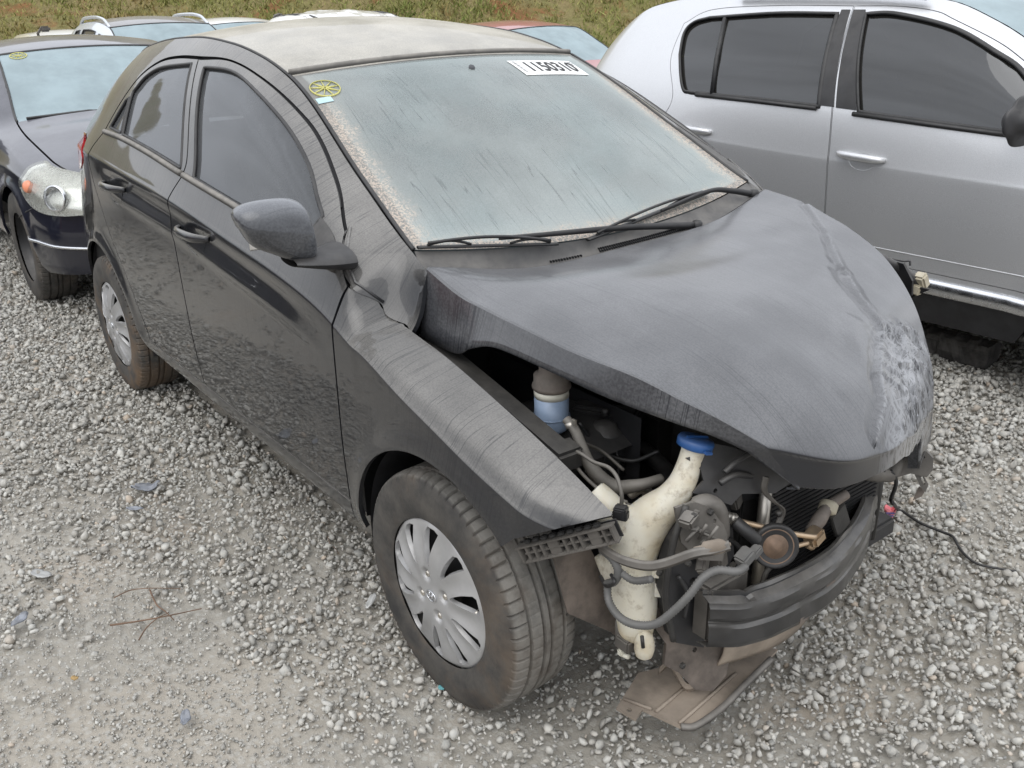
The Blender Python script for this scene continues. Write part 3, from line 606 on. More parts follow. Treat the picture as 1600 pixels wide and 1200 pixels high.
def bank():
    """grassed cutting behind the yard"""
    def h(a, b): return mnoise.noise((a*.35, b*.35, 1))*.35+mnoise.noise((a*1.3, b*1.3, 4))*.12+mnoise.noise((a*4, b*4, 8))*.05
    # axis: foot line runs across the view; direction away from the yard
    away = np.array([-.83, .56]); along = np.array([.56, .83]); foot = np.array([-14.6, 10.0])
    a = np.linspace(-42, 48, 260); s = np.linspace(-1.5, 26, 110)
    A, Sx = np.meshgrid(a, s, indexing='ij'); X = foot[0]+along[0]*A+away[0]*Sx; Y = foot[1]+along[1]*A+away[1]*Sx
    zz = -.32+np.clip(Sx, 0, 19)*.60; hh = np.array([h(p, q) for p, q in zip(A.ravel(), Sx.ravel())]).reshape(A.shape); Z = zz+hh*np.clip(Sx+.5, 0, 1)
    V = np.stack([X.ravel(), Y.ravel(), Z.ravel()], 1); m = len(s)
    F = [(i*m+j, i*m+j+1, (i+1)*m+j+1, (i+1)*m+j) for i in range(len(a)-1) for j in range(m-1)]
    tag(link("hillside_bank", mesh_np("hillside_bank", V, F), None, M_BANK), kind="structure")
    n = 240000; pa = RNG.uniform(-24, 28, n); ps = RNG.uniform(0, 10.5, n); px = foot[0]+along[0]*pa+away[0]*ps; py = foot[1]+along[1]*pa+away[1]*ps
    ia = (pa-a[0])/(a[1]-a[0]); js = (ps-s[0])/(s[1]-s[0]); i0 = ia.astype(int); j0 = js.astype(int); fa = ia-i0; fs = js-j0
    pz = Z[i0, j0]*(1-fa)*(1-fs)+Z[i0+1, j0]*fa*(1-fs)+Z[i0, j0+1]*(1-fa)*fs+Z[i0+1, j0+1]*fa*fs
    P = np.stack([px, py, pz], 1); ok, D = in_view(P, .08); P = P[ok]; pa = pa[ok]; ps = ps[ok]
    g = np.array([mnoise.noise((p*.6, q*.6, 2))*.6+mnoise.noise((p*2.2, q*2.2, 7))*.5 for p, q in zip(pa, ps)]); u = RNG.random(len(P)); kp = u < np.clip(.62+g*1.1, .06, 1); P = P[kp]; g = g[kp]
    n = len(P); L = RNG.uniform(.05, .13, n)*(1+np.clip(g, -.3, .8)); th = RNG.uniform(0, 2*np.pi, n); lean = RNG.normal(0, .6, (n, 2)); w = RNG.uniform(.012, .03, n)
    dx, dy = np.cos(th)*w, np.sin(th)*w; tip = P+np.stack([lean[:, 0]*L, lean[:, 1]*L, L], 1)
    V = np.stack([P-np.stack([dx, dy, dx*0+.01], 1), P+np.stack([dx, dy, dx*0-.01], 1), tip], 1).reshape(-1, 3)
    me = bpy.data.meshes.new("grass"); me.vertices.add(3*n); me.vertices.foreach_set('co', V.astype(np.float32).ravel()); me.loops.add(3*n); me.loops.foreach_set('vertex_index', np.arange(3*n, dtype=np.int32))
    me.polygons.add(n); me.polygons.foreach_set('loop_start', np.arange(0, 3*n, 3, dtype=np.int32)); me.update(calc_edges=True)
    tv = np.clip(.62-g*.6+RNG.normal(0, .22, n), 0, 1); me.attributes.new("tint", 'FLOAT', 'POINT').data.foreach_set('value', np.repeat(tv, 3).astype(np.float32))
    tag(link("grass", me, None, M_GRASS), kind="stuff")
bank()
def berm():
    """bare earth bank along the near side of the yard, seen mirrored in the doors"""
    a = np.linspace(-34, 10, 120); t = np.linspace(0, 1, 16); A, T = np.meshgrid(a, t, indexing='ij')
    prof = lambda t: np.interp(t, [0, .1, .45, .75, 1], [-.4, .1, 1.9, 2.2, 2.3]); Y = -8.2-T*7; Z = prof(T)+np.array([mnoise.noise((p*.5, q*3, 6))*.35+mnoise.noise((p*1.9, q*9, 2))*.12 for p, q in zip(A.ravel(), T.ravel())]).reshape(A.shape)*np.clip(T*6, 0, 1)
    V = np.stack([A.ravel(), Y.ravel(), Z.ravel()], 1); m = len(t); F = [(i*m+j, i*m+j+1, (i+1)*m+j+1, (i+1)*m+j) for i in range(len(a)-1) for j in range(m-1)]
    tag(link("earth_bank", mesh_np("earth_bank", V, F), None, simple("brown_earth", (.085, .06, .04), .95, var=.4, vscale=2., bump=.6, bscale=8)), kind="structure")
berm()
# ================================================================ the damaged black hatchback
CAR = empty("hatchback", (0, 0, 0), 0, "dusty black hatchback with its bumper and headlights torn off and bonnet crumpled", "car")
ST = {
 .46: [(.20, .70), (.36, .725), (.52, .73), (.600, .728), (.634, .720), (.650, .709), (.667, .695)],
 .30: [(.20, .765), (.36, .80), (.52, .818), (.655, .816), (.692, .790), (.712, .750), (.730, .70)],
 .10: [(.20, .78), (.36, .822), (.55, .834), (.715, .829), (.750, .800), (.768, .752), (.780, .692)],
 -.10: [(.20, .785), (.36, .826), (.57, .837), (.770, .832), (.797, .803), (.812, .752), (.824, .688)],
 -.268: [(.20, .785), (.36, .826), (.58, .838), (.80, .832), (.82, .785), (.845, .706), (.985, .632)],
 -.32: [(.20, .785), (.36, .826), (.58, .838), (.82, .832), (.85, .790), (.892, .726), (1.008, .627)],
 -.37: [(.20, .785), (.36, .826), (.58, .838), (.850, .833), (.930, .790), (.962, .742), (1.030, .622)],
 -.60: [(.20, .785), (.36, .826), (.60, .838), (.902, .832), (.995, .788), (1.085, .735), (1.142, .600)],
 -1.09: [(.20, .785), (.36, .826), (.60, .838), (.953, .832), (1.035, .790), (1.305, .655), (1.370, .547)],
 -1.27: [(.20, .785), (.36, .826), (.60, .838), (.970, .832), (1.055, .788), (1.352, .630), (1.416, .542)],
 -1.5: [(.20, .785), (.36, .826), (.60, .838), (.988, .832), (1.075, .785), (1.386, .612), (1.448, .540)],
 -1.75: [(.20, .785), (.36, .826), (.60, .838), (.998, .830), (1.09, .780), (1.393, .606), (1.460, .537)],
 -2.0: [(.20, .785), (.36, .826), (.60, .838), (1.008, .828), (1.105, .775), (1.377, .605), (1.452, .533)],
 -2.4: [(.20, .785), (.36, .822), (.60, .834), (1.025, .822), (1.130, .758), (1.325, .615), (1.412, .520)],
 -2.7: [(.22, .77), (.36, .805), (.60, .818), (1.02, .785), (1.130, .705), (1.255, .600), (1.345, .485)],
 -2.95: [(.25, .72), (.38, .755), (.60, .768), (.98, .715), (1.07, .630), (1.13, .560), (1.19, .450)],
 -3.12: [(.28, .60), (.40, .63), (.60, .64), (.88, .62), (.94, .58), (.97, .52), (1.0, .45)]}
AR_ = ((.03, .30, .362), (-2.47, .295, .37))
SB = Side({x: L for x, L in ST.items() if x <= -.268}, AR_, .012, .004)
SFN = Side({**{x: L for x, L in ST.items() if x > -.2 or x < -.9},
 -.258: [(.20, .785), (.36, .826), (.58, .838), (.820, .832), (.842, .803), (.851, .752), (.857, .688)], -.30: [(.20, .785), (.36, .826), (.58, .838), (.828, .833), (.850, .803), (.861, .755), (.869, .698)],
 -.33: [(.20, .785), (.36, .826), (.58, .838), (.837, .833), (.872, .802), (.890, .765), (.904, .722)], -.38: [(.20, .785), (.36, .826), (.58, .838), (.853, .833), (.908, .806), (.932, .793), (.946, .783)],
 -.60: [(.20, .785), (.36, .826), (.58, .838), (.902, .833), (.94, .820), (.97, .80), (.995, .788)]}, AR_, .012, .0)
FDOOR = runs([(-1.424, .368), (-.395, .373)], [(-.395, .373), (-.389, .45), (-.385, .62), (-.388, .84), (-.384, .944)], [(-.384, .944), (-.428, .981), (-.49, 1.047)],
             [(-.49, 1.047), (-.65, 1.146), (-.881, 1.267), (-1.123, 1.351), (-1.403, 1.400), (-1.646, 1.396)], [(-1.646, 1.396), (-1.53, 1.25), (-1.44, 1.12), (-1.432, 1.07)], [(-1.432, 1.07), (-1.478, .985), (-1.468, .87), (-1.447, .66), (-1.426, .42), (-1.424, .368)])
FGLASS = runs([(-.595, 1.000), (-1.0, 1.042), (-1.350, 1.074)], [(-1.350, 1.074), (-1.39, 1.14), (-1.566, 1.377)], [(-1.566, 1.377), (-1.351, 1.374), (-1.138, 1.331), (-.928, 1.264), (-.739, 1.175), (-.578, 1.075)], [(-.578, 1.075), (-.595, 1.0)])
RDOOR = runs([(-1.985, .366), (-1.432, .368)], [(-1.432, .368), (-1.434, .42), (-1.455, .66), (-1.476, .87), (-1.486, .985), (-1.440, 1.07)], [(-1.440, 1.07), (-1.448, 1.12), (-1.54, 1.25), (-1.656, 1.397)],
             [(-1.656, 1.397), (-1.85, 1.392), (-2.037, 1.370), (-2.18, 1.315), (-2.262, 1.22), (-2.312, 1.118)], [(-2.312, 1.118), (-2.40, 1.035), (-2.385, .93), (-2.25, .735), (-2.12, .60), (-2.03, .47), (-1.985, .366)])
RGLASS = runs([(-1.470, 1.088), (-1.80, 1.112), (-2.100, 1.130)], [(-2.100, 1.130), (-2.165, 1.24), (-2.175, 1.268)], [(-2.175, 1.268), (-2.11, 1.322), (-1.98, 1.357), (-1.692, 1.382)], [(-1.692, 1.382), (-1.56, 1.21), (-1.470, 1.088)])
QGLASS = runs([(-2.125, 1.131), (-2.268, 1.138)], [(-2.268, 1.138), (-2.215, 1.235)], [(-2.215, 1.235), (-2.19, 1.245)], [(-2.19, 1.245), (-2.125, 1.131)])
tz = lambda a, b, n=14: SB.top_edge(a, b, n, .002)
tf = lambda a, b, n=14: SFN.top_edge(a, b, n, .001)
FENDER = runs([(-.392, .312), (-.382, .45), (-.378, .62), (-.380, .84), (-.377, .942)], tf(-.377, .45, 40), [(.45, .666), (.38, .634), (.303, .592)], arc(.03, .30, .362, 47, 178), [(-.333, .312), (-.392, .312)])
FENDER_L = runs([(-.392, .312), (-.382, .45), (-.378, .62), (-.380, .84), (-.377, .942)], tf(-.377, .16, 30), [(.16, .765), (.12, .72), (.15, .68), (.11, .652)], arc(.03, .30, .362, 77, 178), [(-.333, .312), (-.392, .312)])
SIDEP = runs([(-.236, .846), (-.302, .873), (-.331, .907), (-.380, .950), (-.427, .987), (-.489, 1.051)], [(-.489, 1.051), (-.65, 1.150), (-.881, 1.271), (-1.123, 1.355), (-1.403, 1.405), (-1.66, 1.407), (-1.85, 1.402), (-2.040, 1.380), (-2.186, 1.324), (-2.270, 1.226), (-2.322, 1.118)],
             [(-2.322, 1.118), (-2.410, 1.035), (-2.395, .93), (-2.26, .735), (-2.13, .60), (-2.04, .47), (-1.990, .359)], [(-1.990, .359), (-.396, .364)], [(-.396, .364), (-.396, .31)], [(-.396, .31), (-2.102, .31)], arc(-2.47, .295, .37, 3, 176, 24),
             [(-2.84, .32), (-2.86, .5), (-2.80, .80), (-2.60, .955)], [(-2.60, .955), (-2.52, 1.0), (-2.56, 1.07)], [(-2.56, 1.07), (-2.78, 1.10), (-2.79, 1.18), (-2.72, 1.315)], tz(-2.72, -.270, 60), [(-.256, .978), (-.236, .846)])
INNER = runs([(-.36, .33), (-2.0, .33)], [(-2.0, .33), (-2.05, .47), (-2.3, .8), (-2.6, .95), (-2.70, 1.1), (-2.68, 1.25)], tz(-2.6, -.50, 40), [(-.50, 1.06), (-.36, .93), (-.36, .33)])
def grow(poly, d):
    p = np.array(poly); n = np.roll(p, -1, 0)-np.roll(p, 1, 0); n /= np.linalg.norm(n, axis=1)[:, None]+1e-9; a = np.sum(p[:, 0]*np.roll(p[:, 1], -1)-p[:, 1]*np.roll(p[:, 0], -1))
    return [tuple(x) for x in p+np.stack([n[:, 1], -n[:, 0]], 1)*d*(1 if a > 0 else -1)]
def handle(door, s, x0, z0, nm):
    # pull handle: recess cup, strap bowed outwards, lock end
    f = SB.f(s); P = lambda x, z, o: Vector(f(np.array([[x, z]]))[0])+Vector((0, s*o, 0))
    cup = panel("handle_recess", [(x0+.085*math.cos(a)+.0, z0-.008+.052*math.sin(a)) for a in np.linspace(0, 2*np.pi, 25)[:-1]], SB.f(s), M_PAINT, door, rim=0, off=.0015, sgn=(0, s, 0), step=(.008, .008))
    for v in cup.data.vertices:
        r = math.hypot((v.co.x-x0)/.085, (v.co.z-z0+.008)/.052); v.co.y -= s*.034*max(0, 1-r*r)**.8
    cup.data.update(); cup.data.normals_split_custom_set_from_vertices([(0, 0, 0)]*len(cup.data.vertices))
    b = B(); n = 15; pts = []; rr = []
    for i in range(n):
        t = i/(n-1)*2-1; pts.append(P(x0+.125*t, z0+.006+.004*t, .004+.034*(1-abs(t)**3.2))); rr.append(.0155-.006*abs(t)**3)
    b.tube(pts, rr, 12, flat=.62); b.obj("door_handle", M_PAINT, door, fix=False)
def door_mirror(s):
    # door mirror: shell, foot, glass
    mir = empty("wing_mirror", (0, 0, 0)); mir.parent = CAR
    c = Vector((-.445, s*.925, 1.092)); b = B()
    ang = math.radians(14); ax = Vector((math.sin(ang), s*math.cos(ang)*-1, 0)).normalized(); ax = Vector((.16, -s*.985, 0)).normalized()   # inboard
    fwv = Vector((.985, s*.16, -.02)).normalized(); upv = Vector((0, 0, 1))
    prof = [(-.078, .010, .032), (-.071, .008, .048), (-.055, .006, .060), (-.025, .002, .069), (.012, -.005, .077), (.045, -.012, .082), (.070, -.018, .078), (.084, -.022, .062), (.090, -.026, .032)]
    n = 20; V = []; F = []
    rings = []
    for (a, dz, h) in prof:
        row = []
        for j in range(n):
            th = 2*math.pi*j/n; cy, sy = math.cos(th), math.sin(th)
            e = .72; dx = abs(cy)**e*math.copysign(1, cy); dzz = abs(sy)**e*math.copysign(1, sy)
            depth = .062*min(1, h/.07) if dx > 0 else .030
            low = 0 if dzz > 0 else .006*(1-a/.1)
            row.append(c+ax*(a+.012*dzz*-1*(1 if a < 0 else .2))+fwv*(dx*depth-.010*abs(dzz))+upv*(dz+dzz*h*(1 if dzz > 0 else .88)+low))
        rings.append(row)
    for r_ in rings: V += r_
    m_ = len(prof); F = [(i*n+j, i*n+(j+1) % n, (i+1)*n+(j+1) % n, (i+1)*n+j) for i in range(m_-1) for j in range(n)]
    F += [tuple(range(n)), tuple((m_-1)*n+j for j in range(n-1, -1, -1))]
    b.add(V, F); h_ = b.obj("mirror_shell", M_MIRROR, mir)
    md = h_.modifiers.new("s", 'SUBSURF'); md.levels = md.render_levels = 2
    b = B(); b.tube([c+ax*-.052+fwv*-.030, c+ax*.07+fwv*-.030], .048, 14, flat=.10); b.obj("mirror_glass", M_CHROME, mir)
    # foot: swept shelf from the shell's lower inner edge to the door
    def foot(u, v):
        p0 = Vector((-.425, s*.905, 1.020)); p1 = Vector((-.40, s*.825, 1.012)); p2 = Vector((-.46, s*.752, 1.0))
        p = p0*(1-u)**2+p1*2*u*(1-u)+p2*u*u; w = .045+.04*u; th = 2*math.pi*v
        return p+Vector((math.cos(th)*w, 0, math.sin(th)*(.010+.022*u)))
    b = B(); b.grid(foot, 10, 16); b.obj("mirror_foot", M_PLASTIC3, mir)
def side_parts(s):
    f = SB.f(s); hint = (0, s, 0)
    fe = panel("front_fender", FENDER if s < 0 else FENDER_L, SFN.f(s), M_PAINT, CAR, sgn=hint, step=(.016, .009), lines=SFN.creases())
    sp = panel("body_side", SIDEP, f, M_PAINT, CAR, sgn=hint, step=(.018, .009), lines=SB.creases())
    panel("inner_body", INNER, SB.f(s, .022), M_DARK, sp, holes=[grow(FGLASS, .012), grow(RGLASS, .012), grow(QGLASS, .004)], rim=0, sgn=hint, step=(.05, .03))
    for nm, O, GL in (("front_door", FDOOR, [FGLASS]), ("rear_door", RDOOR, [RGLASS, QGLASS])):
        d = panel(nm, O, f, M_PAINT, CAR, holes=GL, sgn=hint, step=(.018, .010), lines=SB.creases())
        for g in GL:
            panel("window_glass", grow(g, .01), SB.f(s, .010), M_GLASS, d, rim=0, sgn=hint, step=(.05, .04))
            strip("window_seal", dens(grow(g, .002), .015), f, M_RUBBER, d, .0058, -.002, True, 6, hint)
        if nm == "front_door": fd = d; q = cat_rom([(-.44, .974), (-.70, 1.003), (-1.025, 1.036), (-1.424, 1.070)], 10); handle(d, s, -1.27, .915, nm)
        else: q = cat_rom([(-1.445, 1.072), (-1.80, 1.099), (-2.1, 1.115), (-2.305, 1.118)], 10); handle(d, s, -2.075, .945, nm)
        strip("belt_strip", q, f, M_TRIM, d, .0105, .002, False, 8, hint)
        strip("frame_seal", [p for p in O if p[1] > 1.06 and p[0] < -.48][2:-2], f, M_RUBBER, d, .005, -.008, False, 6, hint)
    panel("pillar_trim", runs([(-.494, 1.054), (-.434, .984), (-.380, .948)], [(-.380, .946), (-.334, .906)], [(-.334, .906), (-.379, .950), (-.494, 1.050)]), f, M_PLASTIC, CAR, sgn=hint, rim=.006, off=-.003, step=(.02, .01))
    strip("pillar_bead", [(-.49, 1.055), (-.43, .994), (-.375, .952), (-.325, .905)], f, M_PAINT, sp, .004, .002, False, 6, hint)
    if s < 0: door_mirror(s)
    panel("mirror_sail", runs([(-.60, .998), (-.44, .982)], [(-.44, .982), (-.50, 1.035), (-.580, 1.073)], [(-.580, 1.073), (-.60, .998)]), f, M_PLASTIC, fd, sgn=hint, rim=.004, off=.003)
    # tail lamp wraps from the side to the back
    panel("tail_lamp", runs([(-2.555, .995), (-2.59, 1.050), (-2.75, 1.070), (-2.93, 1.04)], [(-2.93, 1.06), (-2.96, .98), (-2.85, .91)], [(-2.85, .91), (-2.66, .94), (-2.555, .995)]), f, M_RED_LAMP, CAR, sgn=hint, rim=.01, off=.003, step=(.02, .01))
    panel("inner_tail", [(-2.3, .72), (-2.5, .4), (-3.09, .36), (-3.09, .93), (-2.95, 1.12), (-2.72, 1.26), (-2.66, 1.1), (-2.45, .95)], SB.f(s, .035), M_DARK, sp, rim=0, sgn=hint, step=(.05, .04))
    panel("tailgate_side", runs([(-2.785, 1.10), (-2.94, 1.045), (-3.11, .90)], SB.top_edge(-3.11, -2.715, 16), [(-2.715, 1.31), (-2.795, 1.18), (-2.785, 1.10)]), f, M_PAINT, CAR, sgn=hint, step=(.02, .012))
    # bumper skin at the rear corner
    panel("rear_bumper_corner", runs([(-2.85, .33), (-2.87, .5), (-2.81, .79), (-2.66, .93)], [(-2.66, .93), (-2.85, .90), (-3.11, .87)], [(-3.11, .87), (-3.11, .30)], [(-3.11, .30), (-2.85, .33)]), f, M_PAINT, CAR, sgn=hint, rim=.01, step=(.02, .012))
    # wheel-arch liners
    for (hx, R, m, A0) in ((.03, .372, M_PLASTIC3, 62), (-2.47, .38, M_PLASTIC3, -5)):
        b = B(); b.grid(lambda u, v: (hx+R*math.cos(math.radians(A0+(186-A0)*u)), s*(.80-.42*v), .295+R*math.sin(math.radians(A0+(186-A0)*u))), 24, 3)
        b.add([(hx-R, s*.40, .2), (hx+.2, s*.40, .2), (hx+.2, s*.40, .70), (hx-R, s*.40, .70)], [(0, 1, 2, 3)], False)
        b.obj("arch_liner", m, CAR, fix=False)
M_MIRROR = paint("dusty_mirror_shell", (.012, .013, .016), top=.62, side=.22, dustcol=(.30, .31, .33), flow=110., streak=.8)
for s in (-1, 1): side_parts(s)

# roof, windscreen, tailgate
panel("roof", dens([(0.0, -1), (1, -1), (1, 1), (0.0, 1)], .05), loft(SB, -1.085, -2.70, lambda u: .028+.022*np.sin(np.pi*np.clip(u*1.05, 0, 1)), lambda u: .042*(1-u), inset=.004), M_ROOF, CAR, sgn=(0, 0, 1), step=(.03, .04), rim=.01)
for s in (-1, 1):
    x = np.linspace(-1.09, -2.6, 40); yy, zz = SB.top(x); b = B(); b.tube([(a, s*(q-.003), c-.001) for a, q, c in zip(x, yy, zz)], .005, 6); b.obj("roof_ditch_strip", M_RUBBER, CAR)
WSF = loft(SB, -1.092, -.335, lambda u: .026+.018*np.sin(np.pi*u)-.070*u*u, lambda u: .042+.030*u, inset=.006)
ws = panel("windscreen", dens(RECT, .05), WSF, M_WS, CAR, sgn=(.5, 0, 1), step=(.03, .04), rim=0, uv=True)
b = B(); v = np.linspace(-1, 1, 41); b.tube(WSF(np.stack([v*0-.012, v], 1))+[0, 0, .004], .011, 8, flat=.7); b.obj("roof_edge_strip", M_TRIM, ws)
for s in (-1, 1):
    u = np.linspace(0, 1, 30); b = B(); b.tube(WSF(np.stack([u, u*0+s*1.004], 1)), .006, 6); b.obj("windscreen_seal", M_RUBBER, ws)
TG = loft(SB, -2.70, -3.12, lambda u: .03, lambda u: -.04-.10*u)
panel("tailgate_window", dens([(.02, -.92), (.6, -.92), (.6, .92), (.02, .92)], .05), TG, M_GLASS, CAR, sgn=(-1, 0, .5), step=(.06, .06), rim=0, off=.004)
panel("tailgate", dens(RECT, .05), TG, M_PAINT, CAR, holes=[dens([(.04, -.88), (.56, -.88), (.56, .88), (.04, .88)], .05)], sgn=(-1, 0, .5), step=(.05, .06))
def rearface(u, v):
    z = .28+.70*u; y = float(SB.y(np.array([-3.118]), np.array([z]))[0]); return (-3.12-.10*(1-(2*v-1)**2)-.03*math.sin(math.pi*min(1, u*1.6)), y*(2*v-1), z)
b = B(); b.grid(rearface, 14, 20); b.obj("rear_bumper", M_PAINT, CAR)
b = B(); b.box((-1.45, 0, .27), (3.0, 1.42, .10)); b.box((-2.5, 0, .32), (.12, 1.3, .1)); b.box((-2.80, 0, .40), (.5, 1.1, .25)); b.obj("underbody", M_DARK, CAR)
b = B(); b.grid(lambda u, v: (-.40-.02*math.sin(v*9), -.78+1.56*v, .30+.60*u), 3, 6); b.obj("firewall", M_DARK, CAR)

# bonnet: sprung open by the blow, crushed at its left front corner
HC = dict(
 c0=[(-.265, -.662, .822), (-.13, -.655, .815), (-.06, -.66, .848), (.026, -.65, .872), (.193, -.63, .861), (.335, -.605, .844), (.47, -.565, .828), (.535, -.53, .814), (0.5870, -0.4920, 0.7890), (0.6052, -0.4662, 0.7644), (0.6520, -0.4000, 0.7010)],
 c1=[(-.262, -.634, .990), (-.141, -.63, .952), (-.04, -.626, .939), (.069, -.62, .928), (.23, -.605, .911), (.379, -.58, .899), (.477, -.55, .872), (.547, -.52, .848), (0.6150, -0.4750, 0.8060), (0.6248, -0.4529, 0.7773), (0.6500, -0.3960, 0.7035)],
 c2=[(-.248, -.32, .933), (-.085, -.32, .955), (.01, -.32, .957), (.11, -.32, .955), (.27, -.32, .942), (.42, -.32, .915), (.52, -.32, .880), (.60, -.33, .838), (0.6880, -0.3450, 0.7700), (0.6866, -0.3394, 0.7476), (0.6830, -0.3250, 0.6900)],
 c3=[(-.21, 0, .943), (-.06, 0, .950), (.035, 0, .950), (.13, 0, .947), (.29, -.01, .927), (.43, -.03, .888), (.535, -.05, .842), (.615, -.07, .795), (0.6910, -0.2000, 0.7380), (0.6918, -0.2042, 0.7226), (0.6940, -0.2150, 0.6830)],
 c4=[(-.215, .33, .955), (-.08, .32, .957), (.01, .315, .948), (.10, .31, .935), (.25, .29, .902), (.385, .25, .850), (.485, .20, .798), (.565, .15, .752), (0.6680, -0.0500, 0.7200), (0.6700, -0.0556, 0.7057), (0.6750, -0.0700, 0.6690)],
 c5=[(-.27, .632, 1.000), (-.12, .62, .985), (-.025, .61, .962), (.07, .60, .935), (.20, .57, .885), (.33, .50, .815), (.43, .42, .742), (.50, .34, .697), (0.5600, 0.2500, 0.6550), (0.5670, 0.2276, 0.6396), (0.5850, 0.1700, 0.6000)])
HC['c6'] = [(x-.005, y+.025, z-.09) for (x, y, z) in HC['c5']]
def crv(P, t):
    P = np.array(P); n = len(P)-1; t = np.clip(t, 0, 1)*n; i = np.minimum(t.astype(int), n-1); q = (t-i)[:, None]
    a = P[np.maximum(i-1, 0)]; b_, c_ = P[i], P[i+1]; d = P[np.minimum(i+2, n)]
    return .5*(2*b_+(c_-a)*q+(2*a-5*b_+4*c_-d)*q*q+(3*b_-a-3*c_+d)*q**3)
def hood_mesh():
    nu, nv = 200, 190; u = np.linspace(0, 1, nu+1); cols = np.stack([crv(HC['c%d' % k], u) for k in range(7)], 1)
    vv = np.concatenate([np.linspace(0, .92, 5), [.97], 1+4*np.linspace(.004, .996, nv), [5.03], np.linspace(5.1, 6, 4)])
    G = np.zeros((nu+1, len(vv), 3))
    for j, v in enumerate(vv):
        if v <= 1: G[:, j] = cols[:, 0]*(1-v)+cols[:, 1]*v
        elif v >= 5: G[:, j] = cols[:, 5]*(6-v)+cols[:, 6]*(v-5)
        else:
            i = min(int(v), 4); q = v-i; a = cols[:, max(i-1, 1)] if i > 1 else 2*cols[:, 1]-cols[:, 2]; d = cols[:, i+2] if i+2 <= 5 else 2*cols[:, 5]-cols[:, 4]
            G[:, j] = .5*(2*cols[:, i]+(cols[:, i+1]-a)*q+(2*a-5*cols[:, i]+4*cols[:, i+1]-d)*q*q+(3*cols[:, i]-a-3*cols[:, i+1]+d)*q**3)
    X, Y, Z = G[..., 0], G[..., 1], G[..., 2]
    # crush: sharp creases, flat facets between them, scuffs along the raised edges
    def seg(P_):
        d = np.full(X.shape, 9.); sd = np.zeros(X.shape)
        for (ax_, ay), (bx_, by) in zip(P_, P_[1:]):
            vx, vy = bx_-ax_, by-ay; L2 = vx*vx+vy*vy; t = np.clip(((X-ax_)*vx+(Y-ay)*vy)/L2, 0, 1); q = np.hypot(X-ax_-t*vx, Y-ay-t*vy); m_ = q < d
            d = np.where(m_, q, d); sd = np.where(m_, np.sign(vx*(Y-ay)-vy*(X-ax_)), sd)
        return d, sd
    wob = np.array([[mnoise.noise((a*16, b_*16, 3)) for a, b_ in zip(r1, r2_)] for r1, r2_ in zip(X, Y)]); scuff = np.zeros(X.shape)
    for P_, dep, wid, up_, sc in (([(-.093, .609), (.043, .507), (.21, .345), (.244, .316)], .005, .030, .0030, .25), ([(.244, .316), (.30, .27), (.354, .233), (.434, .205)], .009, .045, .0035, .3), ([(.434, .205), (.43, .28), (.425, .356)], .010, .035, .005, .6),
            ([(.438, .199), (.49, .109), (.573, -.028), (.636, -.106), (.679, -.197)], .010, .030, .0055, .6), ([(.431, .291), (.489, .222), (.553, .138), (.617, .055)], .010, .028, .006, .9), ([(.50, .16), (.56, .10), (.63, .0)], .008, .02, .005, .9), ([(.42, .10), (.47, .02), (.52, -.02), (.60, -.20)], .003, .06, .002, 0.),
            ([(.47, .18), (.49, .26), (.50, .33)], .008, .025, .005, .5), ([(.56, .02), (.60, .08), (.62, .14)], .008, .02, .005, .8)):
        d, sd = seg(P_); d = d*(1+.25*wob); w_ = wid; Z += up_*np.clip(1-d/(w_*.5), 0, 1)-dep*.8*np.where(sd < 0, np.clip(1-np.abs(d-w_*.55)/(w_*.5), 0, 1), 0)
        scuff = np.maximum(scuff, .75*sc*np.exp(-(d/.005)**2))
    rs = np.random.default_rng(5); sx = rs.uniform(.42, .68, 34); sy = .30-(sx-.43)*1.25+rs.normal(0, .07, 34); gxs = rs.normal(0, .16, (34, 2)); gh = rs.normal(0, .0028, 34)
    D_ = np.stack([np.hypot(X-a, Y-b_) for a, b_ in zip(sx, sy)], 0); k_ = D_.argmin(0)
    dl = np.abs((Y-.24)+(X-.47)*1.25)/1.6; mk = np.clip(1-(dl/.11)**2, 0, 1)*np.clip((X-.40)/.05, 0, 1)
    Z += mk*((X-sx[k_])*gxs[k_, 0]+(Y-sy[k_])*gxs[k_, 1]+gh[k_])+mk*.004*wob
    scuff = np.clip(np.maximum(scuff, mk*.62), 0, 1)
    Z += -.010*np.exp(-(((X-.47)/.10)**2+((Y+.12)/.12)**2))
    # stamped shallow channel
    V = G.reshape(-1, 3); m = len(vv)
    F = [(i*m+j, (i+1)*m+j, (i+1)*m+j+1, i*m+j+1) for i in range(nu) for j in range(m-1)]
    return V, F, nu, m, scuff
V, F, nu, m, scf = hood_mesh()
me = mesh_np("hood", V, F); me.attributes.new("scuff", 'FLOAT', 'POINT').data.foreach_set('value', scf.astype(np.float32).ravel()); me.set_sharp_from_angle(angle=math.radians(14)); hood = link("hood", me, CAR, M_HOOD)
md = hood.modifiers.new("t", 'SOLIDIFY'); md.thickness = .006; md.offset = -1
b = B(); # front lip turned under
b.grid(lambda u, v: Vector(V[nu*m+int(round(v*(m-1)))])+Vector((-.03*u, 0, -.012*u)), 3, m-1); b.obj("hood_lip", M_HOOD, hood)

